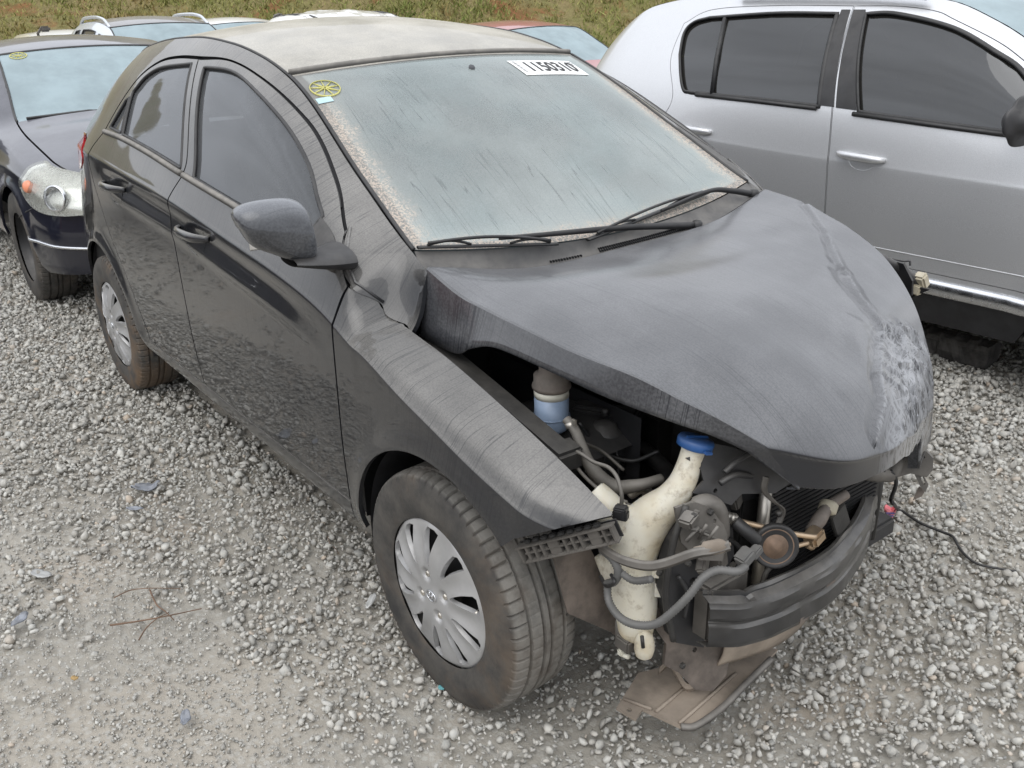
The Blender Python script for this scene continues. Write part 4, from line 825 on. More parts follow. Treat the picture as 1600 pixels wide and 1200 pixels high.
# cowl between bonnet and glass
def cowl(u, v):
    w = 2*v-1; p = WSF(np.array([[1.0, w]]))[0]; q = crv([HC['c1'][0], HC['c2'][0], HC['c3'][0], HC['c4'][0], HC['c5'][0]], np.array([v]))[0]
    t = u; r = Vector(p)*(1-t)+Vector(q)*t; return r+Vector((-.012*u, 0, -.004-.009*math.sin(math.pi*u)-.003*u))
b = B(); b.grid(cowl, 8, 40); cw = b.obj("cowl_panel", simple("dusty_cowl_plastic", (.050, .050, .052), .6, dust=.42, var=.2), CAR)
b = B()
for (v0, v1, n, rws) in ((.30, .375, 12, 1), (.425, .69, 44, 2)):
    for r_ in range(rws):
        for i in range(n):
            v = v0+(v1-v0)*i/(n-1); p = Vector(cowl(.72-.20*r_, v)); b.box(p+Vector((.001, 0, .002)), (.0065, .0036, .005))
b.obj("vent_slots", M_DARK, cw); cw.children[-1]['kind'] = 'stuff'
# wipers
def wiper(pivot, elbow, tip0, tip1, mid):
    w = empty("wiper", (0, 0, 0)); w.parent = CAR
    b = B(); P = cat_rom([pivot, (Vector(pivot)+Vector(elbow))/2+Vector((0, 0, .006)), elbow, mid], 6); b.tube(P, [.0105-.0055*i/(len(P)-1) for i in range(len(P))], 8, flat=.7); b.lathe([(.016, -.02), (.016, .008), (.011, .014)], 14, pivot); b.obj("wiper_arm", M_RUBBER, w)
    b = B(); A, Z_ = Vector(tip0), Vector(tip1); n = 14
    P = [A.lerp(Z_, i/n)+Vector((0, 0, .010*math.sin(math.pi*i/n)*0)) for i in range(n+1)]
    b.tube(P, .0045, 6, flat=2.0); b.obj("wiper_blade", M_RUBBER, w)
    b = B(); up_ = Vector((.45, 0, .9))
    b.tube([A.lerp(Z_, i/16)+up_*(.008+.020*math.sin(math.pi*i/16)) for i in range(1, 16)], .0042, 6)
    for t0, t1 in ((.06, .36), (.64, .94)): b.tube([A.lerp(Z_, t0+(t1-t0)*i/8)+up_*(.006+.012*math.sin(math.pi*i/8)) for i in range(9)], .0035, 6)
    b.obj("blade_bracket", M_RUBBER, w)
def on_ws(u, w, o=.012): 
    p = WSF(np.array([[u, w]]))[0]; return Vector(p)+Vector((.42*o, 0, .9*o))
wiper(on_ws(1.065, .43, .004), on_ws(1.0, -.42, .030), on_ws(1.008, -.995, .012), on_ws(1.02, -.38, .012), on_ws(1.008, -.66, .036))
wiper(on_ws(1.065, .93, .004), on_ws(.985, .62, .032), on_ws(1.02, -.22, .012), on_ws(.972, .66, .012), on_ws(.998, .24, .036))
# stickers on the glass
def decal(name, u0, u1, v0, v1, m, off, par): return panel(name, dens([(u0, v0), (u1, v0), (u1, v1), (u0, v1)], .04), WSF, m, par, sgn=(.5, 0, 1), step=(.02, .03), rim=0, off=off)
lot = decal("lot_sticker", .092, .222, .305, .835, M_WHITEP, .002, ws)
cu = bpy.data.curves.new("lot_number", 'FONT'); cu.body = "1150310"; cu.size = .078; cu.align_x = 'CENTER'; cu.align_y = 'CENTER'; cu.offset = .0018
to = bpy.data.objects.new("lot_number_src", cu); COL.objects.link(to); dg = bpy.context.evaluated_depsgraph_get(); tm = bpy.data.meshes.new_from_object(to.evaluated_get(dg)); bpy.data.objects.remove(to)
co = np.zeros(len(tm.vertices)*3); tm.vertices.foreach_get('co', co); co = co.reshape(-1, 3); wd = np.ptp(co[:, 0])
Pq = np.stack([.158-co[:, 1]/.84*1.2, .59+co[:, 0]/wd*.40], 1); Xq = WSF(Pq)+np.array([.42, 0, .9])*.0035
tm.vertices.foreach_set('co', Xq.ravel()); tm.update(); tm.name = "lot_number"; link("lot_number", tm, lot, M_INK)
b = B()
for i in range(26):
    u = .105+.10*i/26
    if i % 5 != 3:
        q0, q1 = (Vector(WSF(np.array([[u, w]]))[0])+Vector((.42, 0, .9))*.0035 for w in (.325, .345)); b.tube([q0, q1], .0006, 4)
for (a, c_, u) in ((.785, .815, .115), (.785, .818, .128), (.785, .81, .141)):
    q0, q1 = (Vector(WSF(np.array([[u, w]]))[0])+Vector((.42, 0, .9))*.0035 for w in (a, c_)); b.tube([q0, q1], .0016, 4)
tag(b.obj("sticker_small_print", simple("grey_print", (.35, .35, .35), .6), lot), kind='stuff')
ring = empty("round_sticker"); ring.parent = ws
b = B(); cu_, cv_ = .140, -.900; pt = lambda r, a: Vector(WSF(np.array([[cu_+r*math.cos(a)/.84, cv_+r*math.sin(a)/.62]]))[0])+Vector((.42, 0, .9))*.003
b.tube([pt(.047, 2*math.pi*i/40) for i in range(40)], .0028, 6, closed=True, flat=.5)
for k in range(9): a = 2*math.pi*k/9+.2; b.tube([pt(.004, a), pt(.045, a)], [.0034, .0016], 5, flat=.5)
b.obj("sticker_ring", M_YELLOW, ring)
decal("permit_sticker", .195, .228, -.985, -.905, M_PALEBLUE, .0025, ws)

# cabin
def seat(x, y):
    st = empty("front_seat"); st.parent = CAR
    b = B(); b.box((x, y, .50), (.50, .50, .16), None, .06); b.obj("seat_cushion", M_SEAT, st)
    b = B(); R = Matrix.Rotation(math.radians(-20), 3, 'Y'); b.box((x-.34, y, .80), (.14, .48, .62), R, .06); b.obj("seat_back", M_SEAT, st)
    b = B(); b.box((x-.455, y, 1.205), (.09, .26, .18), R, .04); b.tube([(x-.43, y-.05, 1.05), (x-.45, y-.05, 1.15)], .007, 8); b.tube([(x-.43, y+.05, 1.05), (x-.45, y+.05, 1.15)], .007, 8); b.obj("headrest", M_SEAT, st)
seat(-1.15, -.36); seat(-1.15, .36)
b = B(); R = Matrix.Rotation(math.radians(-22), 3, 'Y'); b.box((-2.05, 0, .52), (.5, 1.2, .16), None, .05); b.box((-2.38, 0, .82), (.14, 1.22, .58), R, .05)
for y in (-.38, .38): b.box((-2.5, y, 1.15), (.08, .24, .14), R, .035)
b.obj("rear_seat", M_SEAT, CAR)
b = B(); b.grid(lambda u, v: (-.36-.40*u, (-.70+1.40*v)*(.82+.18*u), .88+.05*math.sin(math.pi*u)+.045*math.exp(-((v-.75)/.13)**2)*math.sin(math.pi*u)-.20*max(0, u-.8)*5*.3), 14, 24, .03); b.box((-.66, 0, .72), (.12, 1.36, .32), None, .04); b.obj("dashboard", M_DASH, CAR)
b = B(); Rw = Matrix.Rotation(math.radians(-66), 3, 'Y')
b.tube([Vector((-.80, .36, .93))+Rw @ Vector((.18*math.cos(2*math.pi*i/36), .18*math.sin(2*math.pi*i/36), 0)) for i in range(36)], .014, 8, closed=True); b.lathe([(.06, -.02), (.065, .01), (.03, .02)], 16, (-.80, .36, .93), 'z', Rw)
for a in (0, 2.3, 4.0): b.tube([(-.80, .36, .93), Vector((-.80, .36, .93))+Rw @ Vector((.17*math.cos(a), .17*math.sin(a), 0))], .012, 8)
b.tube([(-.80, .36, .93), (-.6, .36, .84)], .03, 10); b.obj("steering_wheel", M_DASH, CAR)
b = B(); b.box((-1.0, 0, 1.325), (.03, .24, .06), None, .012); b.tube([(-.97, 0, 1.33), (-.94, 0, 1.37)], .01, 8); b.obj("rear_view_mirror", M_DASH, CAR)
b = B(); b.grid(lambda u, v: (lambda p: Vector(p)-Vector((0, 0, .04)))(loft(SB, -1.12, -2.66, .03, 0)(np.array([[u, (2*v-1)*.97]]))[0]), 12, 12); b.obj("headliner", M_SEATPLASTIC, CAR)
b = B(); b.box((-1.5, 0, .34), (2.4, 1.46, .03)); b.obj("cabin_floor", M_DARK, CAR)

# wheels
def tyre_mesh(R=.297, w=.175, rim=.186, nb=66, k=6):
    prof = [(rim, -.5), (rim+.006, -.515), (rim+.03, -.535), (rim+.06, -.545), (R-.030, -.53), (R-.014, -.505), (R-.006, -.47), (R-.0015, -.40), (R, -.305), (R, -.30), (R-.008, -.285), (R-.008, -.255), (R, -.24), (R+.001, -.09), (R-.008, -.075), (R-.008, -.045), (R+.001, -.03)]
    prof = prof+[(r, -h) for r, h in prof[::-1]]; n = nb*k; V = []; F = []; m = len(prof)
    for j in range(n):
        a = 2*math.pi*j/n; g = j % k
        for i, (r, h) in enumerate(prof):
            hh = h*w; q = r; sk = 0
            if r > R-.02:
                if abs(h) > .30: q -= .0065 if (g == 0 and k > 1) else 0
                elif abs(h) > .10 and r > R-.004: q -= .003 if (g == 2) else 0
                sk = .010*math.copysign(1, h)*(abs(h)-.3)
            V.append((q*math.cos(a+sk/R), hh, q*math.sin(a+sk/R)))
    for j in range(n):
        for i in range(m-1): F.append((j*m+i, ((j+1) % n)*m+i, ((j+1) % n)*m+i+1, j*m+i+1))
    return V, F
TV, TF = tyre_mesh()
TYRE_ME = mesh_np("tyre", TV, TF); 
bm = bmesh.new(); bm.from_mesh(TYRE_ME); bmesh.ops.recalc_face_normals(bm, faces=bm.faces); bm.to_mesh(TYRE_ME); bm.free(); TYRE_ME.set_sharp_from_angle(angle=math.radians(28))
TYRES = {}
def tyre_of(m, fine=True):
    """one shared tyre mesh per rubber; far cars get one without tread blocks"""
    if (m, fine) not in TYRES:
        if fine: me = TYRE_ME.copy()
        else: me = mesh_np("tyre", *tyre_mesh(nb=48, k=1)); bm = bmesh.new(); bm.from_mesh(me); bmesh.ops.recalc_face_normals(bm, faces=bm.faces); bm.to_mesh(me); bm.free()
        me.materials.append(m); TYRES[(m, fine)] = me
    return TYRES[(m, fine)]
def cover_mesh():
    R = .194; holes = []
    n = 10
    for k in range(n):
        a0 = 2*math.pi*k/n+.08; big = k % 2
        def q(r, a): return (r*math.cos(a), r*math.sin(a))
        L = [q(.080, a0+.0), q(.11, a0-.065), q(.145, a0-.13), q(.170, a0-.17)] + [q(.1752, a0-.14+.05*i) for i in range(1, 4+big)] + [q(.166, a0+.075+.03*big), q(.13, a0+.11+.02*big), q(.10, a0+.11), q(.084, a0+.07)]
        holes.append(L)
    return R, holes
def cover(parent, s):
    R, holes = cover_mesh()
    def f(P):
        r = np.hypot(P[:, 0], P[:, 1]); a = np.arctan2(P[:, 1], P[:, 0])
        h = .030-.9*np.clip(r-.06, 0, 1)**2*1.2; h = np.where(r > .178, h-.012*((r-.178)/.016)**2, h)
        h = h+.006*np.cos(10*(a-.08)+math.pi)*np.exp(-((r-.13)/.045)**2)*-1
        for k in range(4):
            c_ = (.052*math.cos(k*math.pi/2+.75), .052*math.sin(k*math.pi/2+.75)); d = np.hypot(P[:, 0]-c_[0], P[:, 1]-c_[1]); h = h-.016*np.exp(-(d/.014)**4)
        return np.stack([P[:, 0], s*h, P[:, 1]], 1)
    o = panel("wheel_cover", [(R*math.cos(2*math.pi*i/80), R*math.sin(2*math.pi*i/80)) for i in range(80)], f, M_COVER, parent, holes=holes, step=(.006, .006), rim=.011, sgn=(0, s, 0))
    return o, f
def wheel(name, loc, s, steer, brown, full=True, rot=0., R_scale=1.):
    w = empty(name, loc, steer); w.parent = CAR
    t = link("tyre", tyre_of(M_TYRE_BROWN if brown else M_TYRE), w); t.rotation_euler = (0, rot, 0)
    hub = empty("rim", (0, s*.072, 0)); hub.parent = w
    b = B(); b.lathe([(.187, s*.01), (.182, s*-.005), (.176, s*-.05), (.172, s*-.14)], 40, caps=False, axis='y'); b.lathe([(.03, s*-.03), (.05, s*-.025), (.075, s*-.045), (.12, s*-.05), (.165, s*-.06), (.176, s*-.04)], 40, caps=False, axis='y')
    b.obj("steel_disc", M_STEEL, hub, fix=False)
    b = B(); b.lathe([(.02, s*-.06), (.11, s*-.06), (.12, s*-.075), (.12, s*-.11)], 32, axis='y'); b.obj("brake_hub", M_RUSTHUB, hub)
    o, f = cover(hub, s); o.rotation_euler = (0, rot, 0)
    b = B()
    for k in range(4):
        b = B(); c_ = np.array([[.052*math.cos(k*math.pi/2+.75), .052*math.sin(k*math.pi/2+.75)]]); p = f(c_)[0]; b.lathe([(.0085, s*-.002), (.0085, s*.010), (.006, s*.013)], 6, p, 'y', smooth=False)
        o2 = b.obj("wheel_nut", M_ALU, hub); o2.rotation_euler = (0, rot, 0)
    b = B(); yh = s*.032
    b.tube([(.019*math.cos(a), yh, .013*math.sin(a)) for a in np.linspace(0, 2*math.pi, 25)[:-1]], .0014, 6, closed=True)
    for dx in (-.006, .006): b.tube([(dx-.002, yh, -.010), (dx+.002, yh, .010)], .0017, 6)
    b.tube([(-.0055, yh, -.0015), (.0055, yh, .002)], .0015, 6); b.obj("wheel_emblem", M_CHROME, hub)
    b = B(); b.tube([(.15*math.cos(.2), s*-.005, .15*math.sin(.2)), (.158*math.cos(.2), s*.018, .158*math.sin(.2))], .004, 8); b.obj("tyre_valve", M_ALU, hub)
    return w
wheel("front_wheel", (0, -.735, .295), -1, .022, False, rot=.35)
wheel("front_wheel", (-.05, .715, .295), 1, .022, False, rot=1.)
wheel("rear_wheel", (-2.5, -.735, .295), -1, 0, True, rot=.9)
wheel("rear_wheel", (-2.5, .735, .295), 1, 0, True, rot=.2)
# ================================================================ engine bay and torn-off front end
def smooth_blob(b, name, m, parent, vox=.006, it=6):
    o = b.obj(name, m, parent); r = o.modifiers.new("r", 'REMESH'); r.mode = 'VOXEL'; r.voxel_size = vox; r.use_smooth_shade = True
    q = o.modifiers.new("s", 'SMOOTH'); q.iterations = it; q.factor = .5; return o
def tb(name, pts, r, m, n=6, parent=None, sm=8, **kw):
    b = B(); P = cat_rom(pts, sm) if len(pts) > 2 else pts; b.tube(P, r if not isinstance(r, list) else list(np.interp(np.linspace(0, 1, len(P)), np.linspace(0, 1, len(r)), r)), n, **kw); return b.obj(name, m, parent or CAR, fix=False)
def aim(d, upv=(0, 0, 1)): return Vector(d).normalized().to_track_quat('Z', 'Y').to_matrix()
# washer tank with filler neck
nk = [(0.4740, -0.5000, 0.7620), (0.4724, -0.5100, 0.7252), (0.4732, -0.5300, 0.6867), (0.4635, -0.5500, 0.6507), (0.4374, -0.5750, 0.6085), (0.4129, -0.5950, 0.5534), (0.4053, -0.6000, 0.5007), (0.4187, -0.6000, 0.4495), (0.4286, -0.6000, 0.3972), (0.4293, -0.6000, 0.3371), (0.4283, -0.6000, 0.3181)]
b = B(); P = cat_rom(nk, 5); b.tube(P, list(np.interp(np.linspace(0, 1, len(P)), np.linspace(0, 1, 11), [.0245, .025, .028, .035, .046, .056, .056, .050, .045, .038, .020])), 18, flat=1.0)
b.tube(cat_rom([(0.3475, -0.6550, 0.6512), (0.3884, -0.6400, 0.6227), (0.4151, -0.6100, 0.5560)], 5), [.034]*10+[.045], 14)
b.tube(cat_rom([(0.3611, -0.6200, 0.5100), (0.4014, -0.6200, 0.4522), (0.4225, -0.6100, 0.3789)], 5), .034, 12)
tank = smooth_blob(b, "washer_tank", M_TANK, CAR, .006, 8)
b = B(); d = (Vector(nk[0])-Vector(nk[1])).normalized(); Rc = aim(d); b.lathe([(.030, -.012), (.036, -.009), (.037, .004), (.034, .009), (.012, .011), (.001, .010)], 32, Vector(nk[0])+d*.004, 'z', Rc)
b.box(Vector(nk[0])+d*.014, (.006, .058, .008), Rc, .002); b.box(Vector(nk[0])+d*-.002+Rc @ Vector((-.040, 0, 0)), (.012, .018, .006), Rc, .002); b.obj("filler_cap", M_BLUECAP, tank)
def ear(px): 
    b = B(); R = aim((.75, -.6, .25)); b.plate([(-.022, -.012), (.012, -.016), (.022, 0), (.012, .016), (-.022, .014)], -.003, .003, R, px, holes=[[(.010+.005*math.cos(a), .005*math.sin(a)) for a in np.linspace(0, 2*np.pi, 13)[:-1]]]); b.obj("mounting_ear", M_TANK, tank)
ear((0.4711, -0.5750, 0.4512)); ear((0.4626, -0.5800, 0.4956))
b = B(); b.lathe([(.004, .034), (.016, .026), (.021, .008), (.0215, -.008), (.018, -.024), (.008, -.033)], 20, (0.4709, -0.6150, 0.3321)); b.obj("tank_foot", M_TANK, tank)
b = B(); b.tube([(0.4862, -0.6400, 0.3768), (0.4911, -0.6400, 0.3510)], .004, 8); b.obj("foot_slot", M_DARKMETAL, tank)
b = B(); b.lathe([(.016, -.03), (.018, -.028), (.018, .03), (.013, .034)], 18, (0.4086, -0.6150, 0.3236)); b.box((0.4269, -0.6250, 0.3165), (.04, .03, .03), None, .004); b.obj("washer_pump", M_PLASTIC2, tank)
b = B(); b.tube([(0.4136, -0.6300, 0.2940), (0.4217, -0.6300, 0.2856), (0.4408, -0.6300, 0.2910)], .006, 8); b.box((0.4227, -0.6350, 0.2939), (.014, .012, .016), None, .003); b.obj("pump_nozzle", M_CREAM, tank)
# reservoir with blue-grey fluid
rb = (0.0964, -0.5500, 0.6746); rt_ = (0.0970, -0.5500, 0.7758); z0, z1 = rb[2], rt_[2]
res = empty("fluid_reservoir", (0, 0, 0)); res.parent = CAR
b = B(); b.lathe([(.030, z0-.004), (.036, z0), (.039, z0+.01), (.039, z1-.022)], 28, (rb[0], rb[1], 0), caps=True); b.obj("reservoir_body", M_BLUEFLUID, res)
b = B(); b.lathe([(.0392, z1-.022), (.0395, z1-.004)], 28, (rb[0], rb[1], 0)); b.obj("fluid_level_band", M_CREAM, res)
b = B(); b.lathe([(.041, z1-.004), (.044, z1), (.044, z1+.006), (.040, z1+.010), (.040, z1+.030), (.028, z1+.036), (.028, z1+.07), (.012, z1+.075)], 28, (rb[0], rb[1], 0)); b.obj("reservoir_cap", M_RUST, res)
b = B(); b.tube([(rb[0]+.041*math.cos(a), rb[1]+.041*math.sin(a), z0+.032) for a in np.linspace(0, 2*np.pi, 25)[:-1]], .0015, 6, closed=True); b.obj("reservoir_rib", M_BLUEFLUID, res)
# engine mount tower
c = (0.1338, -0.4200, 0.6280); b = B(); b.lathe([(.055, -.09), (.050, -.02), (.046, -.012), (.046, .002), (.042, .006), (.042, .014), (.030, .020), (.026, .032), (.010, .036)], 28, c); b.obj("engine_mount", M_PLASTIC, CAR)
b = B(); R = Matrix.Rotation(.5, 3, 'Z'); b.box(Vector(c)+Vector((-.03, .03, .045)), (.16, .05, .02), R, .008); b.lathe([(.009, .05), (.009, .064), (.006, .068)], 6, c); b.obj("mount_bracket", M_DARKMETAL, CAR)
for k in range(5):
    a = -2.4+.55*k; tb("mount_rib", [Vector(c)+Vector((.045*math.cos(a), .045*math.sin(a), -.01)), Vector(c)+Vector((.060*math.cos(a), .060*math.sin(a), -.04)), Vector(c)+Vector((.062*math.cos(a), .062*math.sin(a), -.09))], .004, M_PLASTIC)
# hoses and wires
tb("coolant_hose", [(0.2048, -0.6000, 0.7497), (0.2316, -0.6000, 0.7340), (0.2542, -0.6000, 0.7037), (0.2712, -0.5950, 0.6695), (0.3005, -0.5850, 0.6417), (0.3226, -0.5650, 0.6241), (0.3508, -0.5500, 0.6324), (0.3733, -0.5300, 0.6410), (0.3820, -0.4900, 0.6426)], [.0105, .011, .012, .014, .0155, .0155, .0145, .012, .011], M_HOSE, 14)
b = B(); b.lathe([(.0125, -.006), (.0125, .006)], 18, (0.2193, -0.6000, 0.7415), 'z', aim((.25, 0, -.4))); b.box(Vector((0.2407, -0.6100, 0.7583)), (.012, .006, .014), None, .001); b.obj("hose_clamp", M_ALU, CAR)
tb("coolant_hose", [(0.1627, -0.5800, 0.6741), (0.1856, -0.5850, 0.6659), (0.1842, -0.5800, 0.6322), (0.1815, -0.5700, 0.5908)], .009, M_HOSE, 10)
tb("coolant_hose", [(0.3318, -0.5300, 0.5984), (0.3550, -0.5200, 0.6203), (0.3533, -0.5000, 0.5968), (0.3320, -0.4800, 0.5515)], .012, M_ALU, 10)
cn = empty("wiring_connector", (0, 0, 0)); cn.parent = CAR
tb("wire", [(0.2261, -0.6200, 0.6947), (0.2818, -0.6300, 0.7095), (0.3301, -0.6350, 0.7100), (0.3764, -0.6400, 0.7191), (0.4073, -0.6450, 0.7110), (0.4259, -0.6500, 0.6840), (0.4269, -0.6500, 0.6586)], .0042, M_HOSE, 7, parent=cn)
b = B(); R = Matrix.Rotation(.5, 3, 'Z'); p = Vector((0.4307, -0.6550, 0.6479)); b.box(p, (.026, .024, .026), R, .003); b.box(p+Vector((0, 0, -.006)), (.030, .020, .018), R, .002); b.obj("connector_housing", M_PLASTIC3, cn)
b = B(); b.box(p+R @ Vector((-.002, -.0135, 0)), (.014, .002, .014), R); b.obj("connector_latch", M_RUBBER, cn)
for pts in ([(0.2012, -0.5600, 0.6824), (0.2088, -0.5000, 0.6421), (0.2604, -0.4800, 0.6083)], [(0.2450, -0.5800, 0.6367), (0.3157, -0.5800, 0.6051), (0.3625, -0.5600, 0.5955)], [(0.1945, -0.6000, 0.6928), (0.2691, -0.6200, 0.6606), (0.3584, -0.6300, 0.6468), (0.3926, -0.6000, 0.6317)]): tb("wire", pts, .004, M_HOSE, 7)
tb("air_hose", [(0.1251, -0.3800, 0.5951), (0.1613, -0.3300, 0.5757), (0.2462, -0.3300, 0.5504), (0.3131, -0.3800, 0.5548)], .020, M_RUBBER, 14)
# inner apron rail and walls
b = B(); P0, P1 = Vector((-.30, -.63, .795)), Vector((.275, -.655, .692)); L = P1-P0; R = L.to_track_quat('X', 'Z').to_matrix(); b.box((P0+P1)/2, (L.length, .06, .05), R, .008); b.box(P1+Vector((-.03, .01, .0)), (.05, .07, .055), R, .006); b.obj("apron_rail", M_DARKMETAL, CAR)
b = B(); b.add([(-.40, -.60, .25), (.22, -.60, .25), (.26, -.615, .70), (-.40, -.60, .80)], [(0, 1, 2, 3)], False); b.obj("inner_wing", M_DARK, CAR)
b = B(); b.add([(-.40, .60, .25), (.10, .60, .25), (.10, .60, .70), (-.40, .60, .80)], [(0, 1, 2, 3)], False); b.obj("inner_wing", M_DARK, CAR)
b = B(); b.box((.02, .02, .52), (.42, .62, .34), None, .05); b.box((.02, .02, .74), (.30, .40, .10), None, .03); b.box((.12, .42, .60), (.24, .20, .24), None, .02); b.obj("engine_block", M_DARKMETAL, CAR)
for k in range(4): tb("intake_runner", [(.18, -.16+.1*k, .76), (.27, -.16+.1*k, .74), (.30, -.16+.1*k, .62)], .022, M_PLASTIC3, 12)
b = B(); b.box((.0, -.30, .36), (.75, .09, .10), None, .01); b.box((.0, .45, .36), (.75, .09, .10), None, .01); b.box((.28, 0, .24), (.12, 1.0, .09), None, .02); b.obj("subframe", M_RUST, CAR)
# radiator pack and support
b = B(); b.box((.475, -.10, .50), (.035, .52, .36), None, .004); b.obj("radiator", M_DARKMETAL, CAR); rad = CAR.children[-1]
b = B(); b.box((.53, -.12, .50), (.018, .44, .34), None, .003); b.obj("condenser", M_DARKMETAL, CAR); con = CAR.children[-1]
b = B()
for i in range(30): b.box((.5405, -.12, .345+.0107*i), (.004, .40, .0035))
tag(b.obj("condenser_fin", M_DARK, con), kind='stuff')
tb("condenser_tank", [(.53, -.335, .33), (.53, -.335, .67)], .013, M_ALU, 12); tb("condenser_tank", [(.53, .105, .33), (.53, .105, .62)], .013, M_DARKMETAL, 12)
b = B(); b.box((.48, -.12, .69), (.05, .60, .03), None, .008); b.box((.48, -.10, .30), (.07, .70, .05), None, .008); b.box((.50, .0, .50), (.05, .03, .40), None, .004); b.obj("radiator_support", M_PLASTIC, CAR)
# right hand upright of the support, crushed headlamp carrier on it
def plate_px(name, pts, axis_n, thick, m, parent=None, holes=(), bev=0):
    """slab through points that lie on one plane"""
    P = [Vector(p) for p in pts]; c = sum(P, Vector())/len(P); n = Vector(axis_n).normalized(); R = n.to_track_quat('Z', 'Y').to_matrix(); Ri = R.transposed()
    q = [(Ri @ (p-c)) for p in P]; H = [[tuple((Ri @ (Vector(p)-c))[:2]) for p in h] for h in holes]
    b = B(); b.plate([tuple(v[:2]) for v in q], -thick/2, thick/2, R, c, holes=H); return b.obj(name, m, parent or CAR)
def ringpx(p, r, n=12): p = Vector(p); return [p+Vector((0, r*math.cos(a), r*math.sin(a))) for a in np.linspace(0, 2*np.pi, n+1)[:-1]]
plate_px("support_upright", [(0.5000, -0.5454, 0.6494), (0.5000, -0.4389, 0.6031), (0.5000, -0.4259, 0.5149), (0.5000, -0.4589, 0.4418), (0.5000, -0.4861, 0.3895), (0.5000, -0.4864, 0.2984), (0.5000, -0.5601, 0.3355), (0.5000, -0.5910, 0.4621), (0.5000, -0.5766, 0.5769)], (1, -.25, 0), .045, M_PLASTIC, holes=[ringpx((0.5000, -0.5266, 0.4797), .008), ringpx((0.5000, -0.5120, 0.5351), .006)])
b = B(); b.tube(cat_rom([(0.5261, -0.5500, 0.6659), (0.5188, -0.5650, 0.6368), (0.5162, -0.5700, 0.5970), (0.5070, -0.5600, 0.5467)], 5), .017, 10); b.tube(cat_rom([(0.5163, -0.5400, 0.6548), (0.5307, -0.5200, 0.6624), (0.5427, -0.5000, 0.6401), (0.5459, -0.4900, 0.5790)], 5), .020, 10); b.box((0.5239, -0.5200, 0.6026), (.05, .05, .07), Matrix.Rotation(.4, 3, 'Z'), .008); b.tube(cat_rom([(0.5591, -0.5600, 0.6067), (0.5788, -0.5600, 0.6007), (0.5848, -0.5500, 0.6139)], 4), .012, 8)
o = smooth_blob(b, "headlamp_carrier", M_PLASTIC2, CAR, .005, 4)
for (p0, p1) in (((0.5575, -0.5750, 0.6335), (0.5853, -0.5550, 0.6219)), ((0.5660, -0.5800, 0.6226), (0.5778, -0.5750, 0.6573)), ((0.5821, -0.5800, 0.6192), (0.5930, -0.5600, 0.6558))): tb("broken_rib", [p0, p1], .0035, M_PLASTIC2)
tb("support_edge", [(0.5300, -0.5805, 0.6792), (0.5300, -0.6106, 0.6058), (0.5300, -0.6246, 0.4942), (0.5300, -0.5945, 0.3713)], .007, M_DARKMETAL, 8)
# rail ends, crash box and bumper beam
for s in (-1,):
    b = B(); b.box((.42, s*.465, .42), (.28, .085, .10), None, .008); b.obj("frame_rail", M_DARKMETAL, CAR)
    b = B(); b.box((.545, s*.475, .42), (.045, .12, .13), None, .006); b.obj("crash_box", M_PLASTIC2, CAR)
bm_top = [(0.5505, -0.5401, 0.4700), (0.5962, -0.4822, 0.4720), (0.6178, -0.3953, 0.4740), (0.6265, -0.2666, 0.4760), (0.6010, -0.1216, 0.4780), (0.5600, -0.0033, 0.4800), (0.5185, 0.0975, 0.4800)]
yy = [p[1] for p in bm_top]; xx = [p[0] for p in bm_top]
yb = np.array(yy+[.09, .14, .17]); xb_ = np.array(xx+[.50, .42, .33])
def beam(u, v):
    y = yb[0]+(yb[-1]-yb[0])*u; x = float(pchip(yb, xb_, y)); k = [(0, 0), (.012, .004), (.014, -.006), (.048, -.014), (.056, -.024), (.058, -.045), (.050, -.055), (.050, -.062), (.058, -.070), (.058, -.104), (.050, -.116), (.020, -.120), (.018, -.124), (.0, -.124)]
    t = v*(len(k)-1); i = min(int(t), len(k)-2); q = t-i; dx = k[i][0]*(1-q)+k[i+1][0]*q; dz = k[i][1]*(1-q)+k[i+1][1]*q
    notch = .008*math.exp(-((u-.10)/.012)**2) if v < .2 else 0
    dx = dx*.55+.0022*mnoise.noise((y*14, t*1.5, 2)); return (x+dx-.006, y-.10*dx, .474+dz-notch)
b = B(); b.grid(beam, 70, 26, .003); o = b.obj("bumper_beam", M_BEAM, CAR); o.data.set_sharp_from_angle(angle=math.radians(16))
for (u, w) in ((.42, -.04), (.30, -.088)):
    p = beam(u, .45 if w > -.06 else .7); b = B(); b.box(Vector(p)+Vector((.001, 0, 0)), (.003, .03, .012)); b.obj("beam_patch", M_RUST, o)
# grid bracket under the wing
g0, g1 = Vector((0.2746, -0.7950, 0.5577)), Vector((0.4492, -0.6950, 0.6548)); L = g1-g0; R = Matrix((L.normalized(), Vector((0, 0, 1)).cross(L).normalized()*-1, (0, 0, 1))).transposed()
n_ = L.cross(Vector((0, 0, 1))).normalized(); t_ = L.normalized(); up_ = n_.cross(t_)*-1 if n_.cross(t_).z < 0 else n_.cross(t_)
Rb = Matrix((t_, n_, up_)).transposed(); gb = empty("wing_bracket", (0, 0, 0)); gb.parent = CAR
def gbox(nm, a, h, l, w, d=.022, m=None): 
    b = B(); b.box(g0+t_*a+up_*h+n_*.004, (l, d, w), Rb, .0012); return b.obj(nm, m or M_PLASTIC2, gb)
Ln = L.length
gbox("bracket_rail", Ln*.5, -.008, Ln, .004); gbox("bracket_rail", Ln*.52, -.042, Ln*.96, .004); gbox("bracket_rail", Ln*.52, -.025, Ln*.92, .003, .014)
for i in range(13):
    if i in (4, 5, 9, 10): continue
    gbox("bracket_rib", .006+(Ln-.012)*i/12, -.025, .004, .034)
